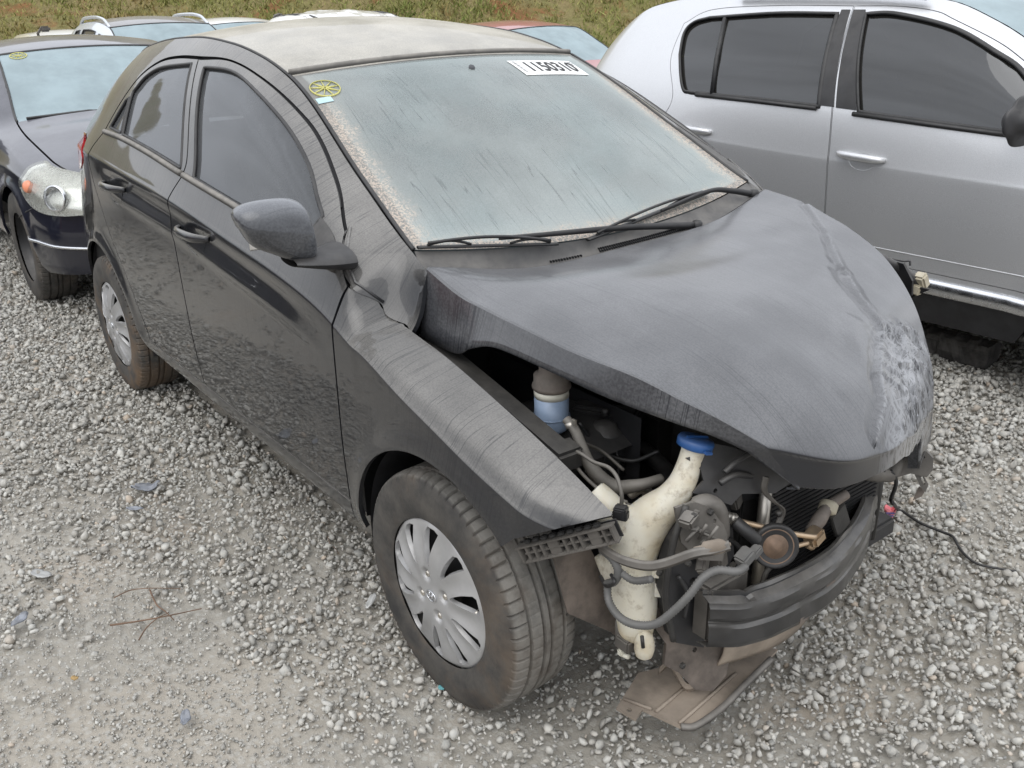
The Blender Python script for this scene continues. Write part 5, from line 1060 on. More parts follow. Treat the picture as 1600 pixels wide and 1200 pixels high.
gbox("bracket_panel", Ln*.375, -.026, Ln*.11, .036, .010); gbox("bracket_panel", Ln*.79, -.024, Ln*.11, .036, .012)
b = B()
b.box(g0+t_*Ln*.5+n_*-.014+up_*-.025, (Ln, .004, .038), Rb); b.obj("bracket_back", M_PLASTIC3, gb)
b = B()
for i in range(9): b.box(g0+t_*(Ln*(.14+.09*i))+up_*.001+n_*.006, (.014, .012, .008), Rb, .002)
tag(b.obj("bracket_clips", M_RUBBER, gb), kind='stuff')
# torn grille strip bent round the tank
def band(name, pts, w, th, m, upv=(0, -.35, 1)):
    P = [Vector(p) for p in cat_rom(pts, 8)]; U = Vector(upv).normalized(); V = []; n = len(P)
    for i, p in enumerate(P):
        t = (P[min(i+1, n-1)]-P[max(i-1, 0)]).normalized(); o_ = t.cross(U).normalized()
        for (a, c_) in ((-.5, 0), (-.42, .5), (-.1, .5), (-.06, .9), (.06, .9), (.1, .5), (.42, .5), (.5, 0), (.4, -.5), (-.4, -.5)): V.append(p+U*a*w+o_*c_*th)
    F = [(i*10+j, i*10+(j+1) % 10, (i+1)*10+(j+1) % 10, (i+1)*10+j) for i in range(n-1) for j in range(10)]+[tuple(range(10)), tuple((n-1)*10+9-j for j in range(10))]
    b = B(); b.add(V, F); return b.obj(name, m, CAR)
band("torn_grille_strip", [(0.3951, -0.6850, 0.5753), (0.4338, -0.6900, 0.5730), (0.4784, -0.6900, 0.5754), (0.5280, -0.6800, 0.5853), (0.5620, -0.6650, 0.6023), (0.6006, -0.6350, 0.6304), (0.6184, -0.6050, 0.6338), (0.6384, -0.5800, 0.6445)], .022, .010, M_PLASTIC2)
b = B(); b.tube(cat_rom([(0.5991, -0.6300, 0.6317), (0.6150, -0.6050, 0.6376), (0.6410, -0.5800, 0.6485)], 6), [.010]*4+[.016]*6+[.013, .006, .003], 10, flat=.6); b.obj("strip_end", M_EARTH, CAR)
# corrugated conduit
def conduit(pts, r):
    P = cat_rom(pts, 40); L_ = [0]
    for a, c_ in zip(P, P[1:]): L_.append(L_[-1]+float(np.linalg.norm(np.array(c_)-np.array(a))))
    n = int(L_[-1]/.0032); q = np.linspace(0, L_[-1], n); Q = np.stack([np.interp(q, L_, [p[k] for p in P]) for k in range(3)], 1)
    b = B(); b.tube(Q, r, 9, ribs=.22); return b.obj("corrugated_conduit", M_CONDUIT, CAR, fix=False)
conduit([(0.4132, -0.6700, 0.4841), (0.4286, -0.6800, 0.4505), (0.4709, -0.6900, 0.4393), (0.5153, -0.6900, 0.4471), (0.5576, -0.6800, 0.4690), (0.5843, -0.6650, 0.5040), (0.6064, -0.6450, 0.5463), (0.6145, -0.6200, 0.5780), (0.6217, -0.5900, 0.5856), (0.6426, -0.5600, 0.5808), (0.6395, -0.5300, 0.5761)], .0072)
conduit([(0.3945, -0.6700, 0.5508), (0.4347, -0.6800, 0.5545), (0.4535, -0.6800, 0.5344), (0.4385, -0.6750, 0.5000), (0.4134, -0.6700, 0.4780)], .0075)
conduit([(0.4521, -0.6750, 0.5300), (0.4864, -0.6700, 0.5252), (0.5256, -0.6600, 0.5449)], .0065)
tb("cable_tie", [(0.3870, -0.6650, 0.4802), (0.4221, -0.6800, 0.4810), (0.4539, -0.6900, 0.5120), (0.4341, -0.6800, 0.5151)], .004, M_RUBBER)
# horn
hc = Vector((0.6000, -0.3842, 0.5429)); hd = Vector((.74, -.60, .22)).normalized(); R = aim(hd); hn = empty("horn", (0, 0, 0)); hn.parent = CAR
b = B(); b.lathe([(1.2*r_, h_) for r_, h_ in [(.012, -.032), (.024, -.026), (.036, -.012), (.0395, -.006), (.0395, .004), (.036, .007), (.0335, .005)]], 32, hc, 'z', R); b.obj("horn_rim", M_RUBBER, hn)
b = B(); b.lathe([(1.2*r_, h_) for r_, h_ in [(.034, .004), (.030, .0055), (.028, .004), (.022, .004), (.021, .006), (.012, .007), (.010, .0095), (.001, .010)]], 32, hc, 'z', R); b.obj("horn_face", simple("brown_horn_face", (.17, .115, .08), .6, metal=.3, var=.35, vscale=25), hn)
band("horn_bracket", [(0.5700, -0.3947, 0.6927), (0.5700, -0.3966, 0.6631), (0.5750, -0.3704, 0.6307), (0.5750, -0.3372, 0.6002), (0.5750, -0.3415, 0.5730), (0.5800, -0.3700, 0.5532)], .020, .006, M_PLASTIC2, (0, 1, -.4))
b = B(); b.lathe([(.007, -.004), (.007, .006)], 6, (0.5850, -0.3632, 0.6042), 'x'); b.obj("bracket_bolt", M_DARKMETAL, CAR)
b = B(); b.box((0.6000, -0.4794, 0.5573), (.030, .036, .024), Matrix.Rotation(.5, 3, 'X'), .004); b.box((0.6000, -0.4481, 0.5560), (.02, .03, .018), Matrix.Rotation(.5, 3, 'X'), .003); b.obj("horn_plug", M_CONDUIT, hn)
# refrigerant pipes
tb("refrigerant_pipe", [(0.5267, -0.4700, 0.6213), (0.5378, -0.4500, 0.6009), (0.5465, -0.4300, 0.5927), (0.5808, -0.3800, 0.5728), (0.6102, -0.3400, 0.5588), (0.6366, -0.3000, 0.5479)], .0058, M_COPPER, 10)
tb("refrigerant_pipe", [(0.6126, -0.3600, 0.5331), (0.6208, -0.3400, 0.5351), (0.6256, -0.3100, 0.5328)], .005, M_COPPER, 10)
b = B(); b.lathe([(.010, -.016), (.012, -.014), (.012, -.004), (.009, -.002), (.012, 0), (.012, .012), (.009, .016)], 14, (0.5366, -0.4550, 0.6068), 'z', aim((.1, .25, -.12))); b.obj("pipe_union", M_ALU, CAR)
tb("refrigerant_hose", [(0.5537, -0.4600, 0.6078), (0.5758, -0.4500, 0.5923), (0.5905, -0.4300, 0.5691)], .013, M_RUBBER, 12)
b = B(); b.box((0.6195, -0.2800, 0.5330), (.035, .04, .03), Matrix.Rotation(.4, 3, 'X'), .006); b.tube([(0.6129, -0.2900, 0.5182), (0.6191, -0.2800, 0.5110)], .012, 10); b.obj("pipe_block", M_COPPER, CAR)
tb("receiver_drier", [(0.6016, -0.1500, 0.5776), (0.5965, -0.2000, 0.5657), (0.6015, -0.2400, 0.5490), (0.6032, -0.2700, 0.5304)], [.011, .012, .016, .013], M_RUST, 14)
b = B(); b.lathe([(.016, -.012), (.020, -.008), (.020, .010), (.014, .014)], 14, (0.5939, -0.2000, 0.5614), 'z', aim((.2, -.6, -.6))); b.obj("drier_collar", M_TAN, CAR)
b = B(); b.box((0.6008, -0.1600, 0.5174), (.01, .05, .07), Matrix.Rotation(.5, 3, 'X'), .002); b.obj("drier_bracket", M_DARKMETAL, CAR)
tb("wire", [(0.5700, -0.3732, 0.4254), (0.5700, -0.3565, 0.4581), (0.5650, -0.2970, 0.4621), (0.5600, -0.2448, 0.4538)], .006, M_HOSE, 8)
tb("radiator_hose", [(0.4400, -0.2754, 0.5067), (0.4500, -0.2920, 0.4517), (0.4600, -0.3087, 0.3963), (0.4400, -0.2875, 0.3245)], .024, M_RUST, 14)
# air duct and black shroud hanging under the bonnet edge
sh = [(0.5200, -0.5435, 0.7559), (0.5200, -0.5136, 0.7248), (0.5200, -0.5094, 0.6994), (0.5200, -0.5373, 0.6826), (0.5200, -0.4496, 0.6311), (0.5200, -0.4220, 0.6476), (0.5200, -0.3406, 0.6254), (0.5200, -0.2922, 0.6401), (0.5200, -0.3231, 0.6809), (0.5200, -0.4315, 0.7491), (0.5200, -0.4791, 0.7702), (0.5200, -0.5080, 0.7632)]
o = plate_px("air_intake_shroud", sh, (1, -.3, .3), .006, M_PLASTIC, holes=[ringpx((0.5200, -0.5163, 0.7341), .005), ringpx((0.5200, -0.4843, 0.6718), .005)])
tb("shroud_rib", [(0.5350, -0.4802, 0.7180), (0.5400, -0.4538, 0.7335), (0.5400, -0.4122, 0.7392)], .006, M_PLASTIC); tb("shroud_rib", [(0.5300, -0.4849, 0.6935), (0.5400, -0.4505, 0.7040), (0.5350, -0.3777, 0.6720)], .007, M_PLASTIC)
b = B(); b.grid(lambda u, v: Vector((0.4600, -0.3476, 0.6451))+Vector((.05*math.sin(3*u), -.10+.26*u, -.05+.10*v+.02*math.sin(5*v))), 10, 8, .01); b.obj("air_intake", M_PLASTIC3, CAR)
# brown lower front panel, undertray
plate_px("lower_panel", [(0.4900, -0.5897, 0.3686), (0.4900, -0.4737, 0.3282), (0.4900, -0.3863, 0.2419), (0.4900, -0.4015, 0.1785), (0.4900, -0.4375, 0.1510), (0.4900, -0.4852, 0.1699), (0.4900, -0.5217, 0.2214), (0.4900, -0.5594, 0.2519), (0.4900, -0.5509, 0.2997)], (1, -.35, .2), .010, M_RUST, holes=[ringpx((0.4900, -0.4806, 0.2654), .006)])
ut = [(0.3603, -0.5143, 0.1300), (0.4113, -0.6320, 0.1300), (0.4627, -0.6240, 0.1300), (0.4503, -0.5902, 0.1300), (0.5398, -0.5648, 0.1300), (0.5556, -0.5423, 0.1300), (0.5566, -0.4529, 0.1300), (0.5402, -0.3508, 0.1300), (0.5101, -0.1990, 0.1300), (0.4773, -0.2170, 0.1300), (0.4554, -0.3523, 0.1300), (0.4727, -0.4204, 0.1300), (0.4453, -0.4541, 0.1300), (0.3959, -0.4394, 0.1300), (0.3787, -0.4640, 0.1300)]
o = plate_px("undertray", ut, (0, 0, 1), .006, M_EARTH, holes=[[Vector((0.4332, -0.6143, 0.1300))+Vector((.006*math.cos(a), .006*math.sin(a), 0)) for a in np.linspace(0, 2*np.pi, 13)[:-1]]])
for (p0, p1) in (((0.4036, -0.6014, 0.1360), (0.4644, -0.5770, 0.1360)), ((0.4760, -0.5751, 0.1360), (0.4621, -0.4644, 0.1360)), ((0.5319, -0.5608, 0.1360), (0.5050, -0.3444, 0.1360))): tb("undertray_ridge", [p0, p1], .004, M_EARTH, 6, parent=o)
tb("tray_edge", [(0.5407, -0.5662, 0.1350), (0.5587, -0.5380, 0.1350), (0.5609, -0.4589, 0.1400), (0.5514, -0.3669, 0.1500), (0.5419, -0.2681, 0.1600)], .008, M_PLASTIC2, 8, parent=o)
band("tray_bracket", [(0.4153, -0.5043, 0.1700), (0.4280, -0.4858, 0.1900), (0.4388, -0.4703, 0.1600), (0.4716, -0.4756, 0.1450), (0.4923, -0.4578, 0.1600), (0.4906, -0.4186, 0.1700)], .035, .004, M_EARTH, (.3, -.2, 1))
# brown air dam right of the tray, with slots
dam = [(0.5200, -0.4353, 0.2124), (0.5600, -0.3109, 0.2189), (0.5900, -0.2519, 0.2604), (0.6000, -0.2093, 0.3118), (0.5900, -0.1645, 0.3251), (0.5800, -0.2211, 0.3793), (0.5700, -0.3422, 0.3537), (0.5300, -0.4367, 0.3172)]
P_ = [Vector(p) for p in dam]
b = B()
def damf(u, v):
    lo = crv([P_[0], P_[1], P_[2], P_[3], P_[4]], np.array([u]))[0]; hi = crv([P_[7], P_[6], P_[5], P_[5]+(P_[4]-P_[5])*.3], np.array([u]))[0]
    return Vector(lo)*(1-v)+Vector(hi)*v+Vector((.012*math.sin(math.pi*v), 0, 0))
b.grid(damf, 24, 8, .005); o = b.obj("air_dam", M_EARTH, CAR)
for (u0, u1, v0, v1) in ((.50, .62, .35, .75), (.66, .80, .38, .80)):
    b = B(); b.grid(lambda u, v: Vector(damf(u0+(u1-u0)*u, v0+(v1-v0)*v))+Vector((.006, -.002, .002)), 6, 4, .003); b.obj("dam_slot", M_DARK, o)
plate_px("wheel_arch_flap", [(0.3400, -0.7384, 0.5366), (0.3400, -0.6366, 0.5031), (0.3400, -0.5772, 0.3662), (0.3400, -0.5431, 0.2284), (0.3400, -0.3975, 0.0596), (0.3400, -0.5940, 0.2802), (0.3400, -0.7069, 0.3772)], (1, 0, .1), .006, M_RUST)
# left side remains: wing bracket with clip, lamp carrier, hanging lead
lb = empty("torn_lamp_bracket", (0, 0, 0)); lb.parent = CAR
tb("bracket_arm", [(0.1148, 0.6600, 0.8598), (0.1432, 0.7000, 0.8314), (0.1637, 0.7400, 0.8050), (0.1944, 0.7800, 0.7688)], [.012, .014, .015, .012], M_PLASTIC, 10, parent=lb)
plate_px("bracket_skin", [(0.0880, 0.7200, 0.8396), (0.1361, 0.7200, 0.8378), (0.1857, 0.7200, 0.8442), (0.2170, 0.7200, 0.7975), (0.2093, 0.7200, 0.7456), (0.1793, 0.7200, 0.7306)], (.3, 1, .3), .006, M_PLASTIC3, parent=lb)
b = B(); b.box((0.2010, 0.7800, 0.7781), (.035, .03, .05), Matrix.Rotation(.6, 3, 'X'), .006); b.box((0.1950, 0.7700, 0.7514), (.03, .02, .03), Matrix.Rotation(.2, 3, 'Y'), .004); b.obj("bracket_clip", M_TAN, lb)
plate_px("bracket_tab", [(0.1811, 0.7700, 0.7363), (0.2093, 0.7700, 0.7625), (0.2463, 0.7700, 0.7672), (0.2124, 0.7700, 0.7437), (0.1763, 0.7700, 0.7153)], (.2, 1, .2), .006, M_PLASTIC3, parent=lb)
tb("bracket_edge", [(0.1281, 0.7300, 0.8362), (0.1590, 0.7400, 0.8349), (0.1711, 0.7500, 0.8356), (0.1752, 0.7500, 0.8229)], .003, M_PLASTIC3, 6, parent=lb)
lc = empty("lamp_carrier_stub", (0, 0, 0)); lc.parent = CAR
plate_px("carrier_frame", [(0.4929, 0.2400, 0.4492), (0.4986, 0.2400, 0.4806), (0.5226, 0.2400, 0.5259), (0.5364, 0.2400, 0.5454), (0.5678, 0.2400, 0.5367), (0.5880, 0.2400, 0.5239), (0.5911, 0.2400, 0.4954), (0.5784, 0.2400, 0.4724), (0.5346, 0.2400, 0.4720)], (.5, -.8, .2), .035, M_PLASTIC2, parent=lc, holes=[[Vector(p) for p in ((0.5316, 0.2400, 0.5118), (0.5412, 0.2400, 0.5367), (0.5669, 0.2400, 0.5224), (0.5586, 0.2400, 0.5120), (0.5330, 0.2400, 0.5035))]])
plate_px("carrier_back", [(0.4777, 0.2800, 0.4345), (0.5015, 0.2800, 0.5081), (0.5482, 0.2800, 0.5157), (0.5689, 0.2800, 0.4723)], (.5, -.8, .2), .006, M_DARK, parent=lc)
plate_px("carrier_tongue", [(0.5450, 0.2400, 0.4709), (0.5640, 0.2400, 0.4788), (0.5866, 0.2400, 0.4528), (0.5816, 0.2400, 0.4327), (0.5668, 0.2400, 0.4407)], (.5, -.8, .2), .012, M_PLASTIC2, parent=lc, holes=[[Vector(p) for p in ((0.5609, 0.2400, 0.4668), (0.5672, 0.2400, 0.4695), (0.5783, 0.2400, 0.4528), (0.5739, 0.2400, 0.4491))]])
plate_px("carrier_tab", [(0.5587, 0.2500, 0.4336), (0.5767, 0.2500, 0.4269), (0.5695, 0.2500, 0.4092), (0.5479, 0.2500, 0.3941)], (.5, -.8, .2), .004, M_RUST, parent=lc)
tb("support_bar", [(.53, -.10, .60), (0.5301, 0.1000, 0.5066), (0.5179, 0.2000, 0.4914), (.46, .34, .60)], .018, M_PLASTIC2, 10)
tb("wire", [(0.5388, 0.1400, 0.5067), (0.5393, 0.1700, 0.4718), (0.5240, 0.2000, 0.4294), (0.4921, 0.2500, 0.3674), (0.4871, 0.2800, 0.3387), (0.2466, 0.7673, 0.0300)], .005, M_RUBBER, 8)

# clutter round the engine: looms, brackets, bolts
for pts, r in (([(0.1336, -0.5000, 0.6856), (0.1556, -0.4600, 0.6162), (0.2198, -0.4200, 0.5954), (0.2696, -0.3800, 0.6263)], .005), ([(0.3138, -0.5000, 0.5346), (0.3219, -0.4600, 0.5554), (0.3331, -0.4200, 0.5293), (0.3506, -0.4000, 0.5621)], .006), ([(0.4700, -0.4575, 0.6281), (0.4700, -0.4129, 0.5733), (0.4700, -0.4123, 0.5261), (0.4800, -0.3745, 0.4838)], .0045),
               ([(0.5400, -0.4785, 0.5715), (0.5450, -0.4383, 0.5424), (0.5500, -0.4206, 0.5098), (0.5500, -0.4376, 0.4829)], .005), ([(0.5000, -0.3291, 0.6018), (0.5100, -0.3144, 0.5539), (0.5200, -0.3441, 0.5230), (0.5300, -0.3290, 0.4739)], .004), ([(0.5200, -0.5790, 0.5135), (0.5300, -0.5583, 0.4638), (0.5300, -0.5637, 0.4116)], .005), ([(0.5100, -0.2596, 0.5490), (0.5100, -0.2030, 0.5438), (0.5100, -0.1430, 0.4883), (0.5200, -0.1620, 0.4636)], .005)): tb("wire", pts, r, M_RUBBER, 7)
for p, d, R_ in (((0.5550, -0.5999, 0.6674), (.03, .035, .02), .3), ((0.5300, -0.5020, 0.6175), (.02, .03, .03), .6), ((0.5400, -0.4855, 0.5260), (.03, .03, .04), .2), ((0.5350, -0.5259, 0.5286), (.02, .045, .025), .7), ((0.4900, -0.3805, 0.6162), (.02, .05, .06), .4), ((0.5100, -0.2295, 0.5697), (.02, .06, .05), .2), ((0.5150, -0.1807, 0.5050), (.015, .04, .05), .5)):
    b = B(); b.box(p, d, Matrix.Rotation(R_, 3, 'X') @ Matrix.Rotation(R_*.7, 3, 'Z'), .004); b.obj("torn_bracket", M_PLASTIC2, CAR)
for p in ((0.5600, -0.5919, 0.6750), (0.5500, -0.5322, 0.6558), (0.5350, -0.5703, 0.5476), (0.5350, -0.5062, 0.4584), (0.5200, -0.5088, 0.3467), (0.5000, -0.5267, 0.2513), (0.5000, -0.4229, 0.2140), (0.5025, -0.6000, 0.4753), (0.4881, -0.6000, 0.5133)):
    b = B(); b.lathe([(.007, -.003), (.007, .004), (.004, .006)], 6, p, 'x', smooth=False); b.obj("bolt", M_DARKMETAL, CAR)
o = plate_px("carrier_panel", [(0.5450, -0.6076, 0.6824), (0.5450, -0.5653, 0.6830), (0.5450, -0.5116, 0.6542), (0.5450, -0.4905, 0.5936), (0.5450, -0.5045, 0.5427), (0.5450, -0.5585, 0.5596), (0.5450, -0.5985, 0.6084)], (1, -.3, .2), .008, M_PLASTIC2, holes=[ringpx((0.5450, -0.5808, 0.6553), .006), ringpx((0.5450, -0.5304, 0.5774), .008), ringpx((0.5450, -0.5205, 0.6318), .005)])
for (p0, p1) in (((0.5560, -0.6045, 0.6220), (0.5600, -0.5751, 0.6432)), ((0.5560, -0.5646, 0.5737), (0.5560, -0.5263, 0.5987)), ((0.5580, -0.5982, 0.6486), (0.5580, -0.5335, 0.6113))): tb("carrier_rib", [p0, p1], .004, M_PLASTIC2)
plate_px("slam_panel", [(0.4700, -0.3935, 0.5814), (0.4700, -0.2011, 0.5823), (0.4700, -0.1767, 0.5410), (0.4700, -0.3684, 0.5372)], (1, -.2, .4), .012, M_PLASTIC, holes=[ringpx((0.4700, -0.2870, 0.5652), .008)])
# ================================================================ the other cars
def lv(Sd, k, x, dz=0.): return [(float(a), float(pchip(Sd.X, Sd.Z[:, k], np.array([a]))[0])+dz) for a in x]
def side_window(Sd, x0, x1, s0, s1, lo=.018, hi=-.012):
    """side glass outline between belt and roof rail; x0 < x1 along the belt, s0 / s1 how far the two ends lean"""
    bot = lv(Sd, 6, np.linspace(x0, x1, 8), lo); top = lv(Sd, 7, np.linspace(x1+s1, x0+s0, 10), hi)
    return bot+top
def xform(o, loc, rz): return o
def car(name, label, loc, rz, ST, xs_, paint_, roofp, glass, arch, wins, group=None, wheel_m=None, bottom=.30, arches=None, ws=None, doors=True, R=.31, hoodc=.05):
    xf, xw, xr, xb, xe = xs_
    root = empty(name, loc, rz, label, "car", group); Sd = Side(ST, arch, .014)
    fx, bx = arch[0], arch[1]
    low = [(xf, bottom+.05)]+[(fx[0]+fx[2], bottom)]+arc(fx[0], fx[1], fx[2], 2, 178)+arc(bx[0], bx[1], bx[2], 2, 178)+[(xe, bottom+.05)]
    low = [p for p in low if p[0] <= xf]
    outline = low+Sd.top_edge(xe, xf, 70, .001)
    for s in (-1, 1):
        f = Sd.f(s); hint = (0, s, 0)
        bs = panel("body_side", outline, f, paint_, root, holes=wins, sgn=hint, step=(.03, .016), rim=.015, lines=Sd.creases(120))
        for w in wins:
            panel("side_window", grow(w, .01), Sd.f(s, .008), glass, bs, rim=0, sgn=hint, step=(.08, .06)); strip("window_seal", dens(w, .03), f, M_RUBBER, bs, .010, 0, True, 6, hint)
        b = B()
        for A in (fx, bx): b.grid(lambda u, v: (A[0]+A[2]*1.02*math.cos(math.radians(-5+190*u)), s*(.80-.45*v), A[1]+A[2]*1.02*math.sin(math.radians(-5+190*u))), 16, 2)
        b.obj("arch_liner", M_DARK, root, fix=False)
        for A in (fx, bx):
            w_ = empty("wheel", (A[0], s*(float(Sd.y(np.array([A[0]]), np.array([.5]))[0])-.11), R)); w_.parent = root
            t = link("tyre", tyre_of(M_TYRE_DARK, loc[0] > -5), w_); t.scale = (R/.297, 1.1, R/.297)
            b = B(); b.lathe([(.205, s*.085), (.20, s*.06), (.19, s*.02), (.12, s*.035), (.075, s*.05), (.06, s*.045), (.03, s*.05), (.001, s*.05)], 36, axis='y', caps=False)
            b.obj("steel_wheel", wheel_m or M_STEEL, w_, fix=False)
    z = dens(RECT, .06)
    hd = panel("hood", z, loft(Sd, xf, xw, lambda u: hoodc*(.4+.6*np.sin(np.pi*np.clip(u*.6+.15, 0, 1))), lambda u: .10*(1-u)+.08*u, inset=.006), paint_, root, sgn=(0, 0, 1), step=(.04, .05))
    panel("windscreen", z, loft(Sd, xr, xw, lambda u: .03-.03*u*u, lambda u: .05+.04*u, inset=.01), ws or M_WS2, root, sgn=(.5, 0, 1), step=(.05, .06), rim=0)
    for s in (-1, 1):
        u = np.linspace(0, 1, 20); b = B(); b.tube(loft(Sd, xr, xw, .0, 0, inset=.004)(np.stack([u, u*0+s], 1)), .008, 6); b.obj("windscreen_seal", M_RUBBER, root)
    b = B(); v = np.linspace(-1, 1, 30); b.tube(loft(Sd, xr, xw, lambda u: .03-.03*u*u, lambda u: .05+.04*u, inset=.01)(np.stack([v*0-.008, v], 1)), .010, 6); b.obj("roof_edge_strip", M_RUBBER, root)
    panel("roof", z, loft(Sd, xr, xb, lambda u: .03+.02*np.sin(np.pi*u), lambda u: .05*(1-u), inset=.004), roofp, root, sgn=(0, 0, 1), step=(.05, .05))
    tgf = loft(Sd, xb, xe, lambda u: .04, lambda u: -.06-.08*u)
    panel("tailgate", z, tgf, paint_, root, sgn=(-1, 0, .5), step=(.06, .06)); panel("rear_window", dens([(.06, -.85), (.6, -.85), (.6, .85), (.06, .85)], .06), tgf, glass, root, sgn=(-1, 0, .5), step=(.08, .08), rim=0, off=.005)
    def face(x, sgn):
        zs = pchip(Sd.X, Sd.Z[:, 0], np.array([x]))[0]+.02; ze = float(Sd.top(np.array([x]))[1][0])
        def g(u, v):
            zz = zs+(ze-zs)*u; y = float(Sd.y(np.array([x]), np.array([zz]))[0]); q = 2*v-1; return (x+sgn*(.12*(1-q*q)*(.6+.4*math.sin(math.pi*u))), y*q, zz)
        return g
    b = B(); b.grid(face(xf, 1), 12, 20); b.obj("front_bumper", paint_, root)
    b = B(); b.grid(face(xe, -1), 12, 20); b.obj("rear_bumper", paint_, root)
    b = B(); b.box(((xe+xf)/2, 0, .30), (xf-xe-.5, 1.4, .08)); b.box((xw-.15, 0, .68), (.1, 1.3, .5)); b.obj("underbody", M_DARK, root)
    b = B(); zb = float(pchip(Sd.X, Sd.Z[:, 6], np.array([xr]))[0])
    for y in (-.36, .36):
        b.box((xr-.25, y, zb-.15), (.14, .46, .60), Matrix.Rotation(-.3, 3, 'Y'), .06); b.box((xr-.36, y, zb+.22), (.09, .25, .17), Matrix.Rotation(-.3, 3, 'Y'), .04)
    b.box((xr-1.2, 0, zb-.1), (.14, 1.2, .5), Matrix.Rotation(-.3, 3, 'Y'), .06); b.obj("seats", M_SEAT, root)
    b = B(); b.box((xw-.30, 0, zb-.10), (.4, 1.2, .16), None, .05); b.obj("dashboard", M_DASH, root)
    return root, Sd
AR0 = lambda bx, R=.35: ((0, .31, R), (bx, .31, R))

# ---- silver hatchback beside the damaged car
ST_SIL = {
 .78: [(.30, .58), (.42, .62), (.58, .63), (.70, .61), (.75, .57), (.77, .53), (.785, .48)], .6: [(.30, .76), (.42, .81), (.60, .825), (.76, .815), (.825, .76), (.85, .70), (.865, .62)],
 .3: [(.30, .84), (.42, .885), (.62, .895), (.82, .89), (.91, .83), (.935, .77), (.95, .69)], -.1: [(.30, .86), (.40, .893), (.62, .90), (.845, .895), (.97, .845), (.995, .79), (1.015, .72)],
 -.25: [(.30, .86), (.40, .895), (.62, .90), (.85, .895), (1.03, .852), (1.06, .81), (1.13, .675)], -.5: [(.30, .86), (.40, .895), (.62, .90), (.855, .895), (1.05, .858), (1.21, .765), (1.29, .64)],
 -.75: [(.30, .86), (.40, .895), (.62, .90), (.86, .895), (1.062, .86), (1.36, .71), (1.43, .615)], -1.0: [(.30, .86), (.40, .895), (.62, .90), (.865, .895), (1.07, .862), (1.445, .68), (1.515, .60)],
 -1.4: [(.30, .86), (.40, .895), (.62, .90), (.87, .895), (1.08, .862), (1.465, .68), (1.54, .60)], -1.9: [(.30, .86), (.40, .895), (.62, .90), (.885, .895), (1.09, .858), (1.455, .68), (1.545, .595)],
 -2.3: [(.31, .855), (.41, .89), (.62, .895), (.90, .888), (1.10, .843), (1.42, .68), (1.53, .585)], -2.6: [(.32, .83), (.42, .865), (.62, .87), (.91, .862), (1.105, .812), (1.37, .67), (1.49, .56)],
 -2.9: [(.35, .75), (.44, .79), (.64, .80), (.91, .785), (1.09, .73), (1.24, .63), (1.34, .52)], -3.1: [(.38, .62), (.46, .66), (.64, .67), (.88, .655), (1.02, .60), (1.09, .54), (1.15, .45)]}
RW = runs([(-2.052, 1.098), (-1.70, 1.094), (-1.360, 1.086)], [(-1.360, 1.086), (-1.395, 1.28), (-1.428, 1.462)], [(-1.428, 1.462), (-1.75, 1.462), (-2.135, 1.440)], [(-2.135, 1.440), (-2.225, 1.418), (-2.262, 1.37), (-2.235, 1.27)], [(-2.235, 1.27), (-2.15, 1.12), (-2.10, 1.100), (-2.052, 1.098)])
FW = runs([(-1.168, 1.077), (-.85, 1.062), (-.46, 1.046)], [(-.46, 1.046), (-.41, 1.08), (-.43, 1.13)], [(-.43, 1.13), (-.577, 1.262), (-.702, 1.329), (-.90, 1.412), (-1.156, 1.462), (-1.293, 1.462)], [(-1.293, 1.462), (-1.24, 1.28), (-1.168, 1.077)])
FD = runs([(-1.246, .47), (-.26, .47)], [(-.26, .47), (-.245, .7), (-.26, .93), (-.30, 1.04)], [(-.30, 1.04), (-.42, 1.185), (-.60, 1.30), (-.72, 1.365), (-.91, 1.44), (-1.0, 1.47), (-1.16, 1.488), (-1.362, 1.490)], [(-1.362, 1.490), (-1.32, 1.25), (-1.275, .98), (-1.248, .65), (-1.246, .47)])
RD = runs([(-2.10, .47), (-1.254, .47)], [(-1.254, .47), (-1.256, .65), (-1.283, .98), (-1.328, 1.25), (-1.370, 1.490)], [(-1.370, 1.490), (-1.75, 1.492), (-2.14, 1.474), (-2.29, 1.41)], [(-2.29, 1.41), (-2.285, 1.25), (-2.20, 1.07), (-2.27, .93), (-2.33, .80)], [(-2.33, .80), (-2.24, .71), (-2.16, .60), (-2.10, .47)])
arS = ((0, .32, .36), (-2.59, .32, .36)); SS = Side(ST_SIL, arS, .012)
SIL = empty("silver_car", (.35, 2.80, 0), math.radians(2.5), "silver five door hatchback with dark windows parked close beside the black car", "car")
outS = [(.76, .40), (.62, .34)]+arc(0, .32, .36, 5, 175)+arc(-2.59, .32, .36, 5, 175)+[(-3.09, .42)]+SS.top_edge(-3.09, .76, 80, .001)
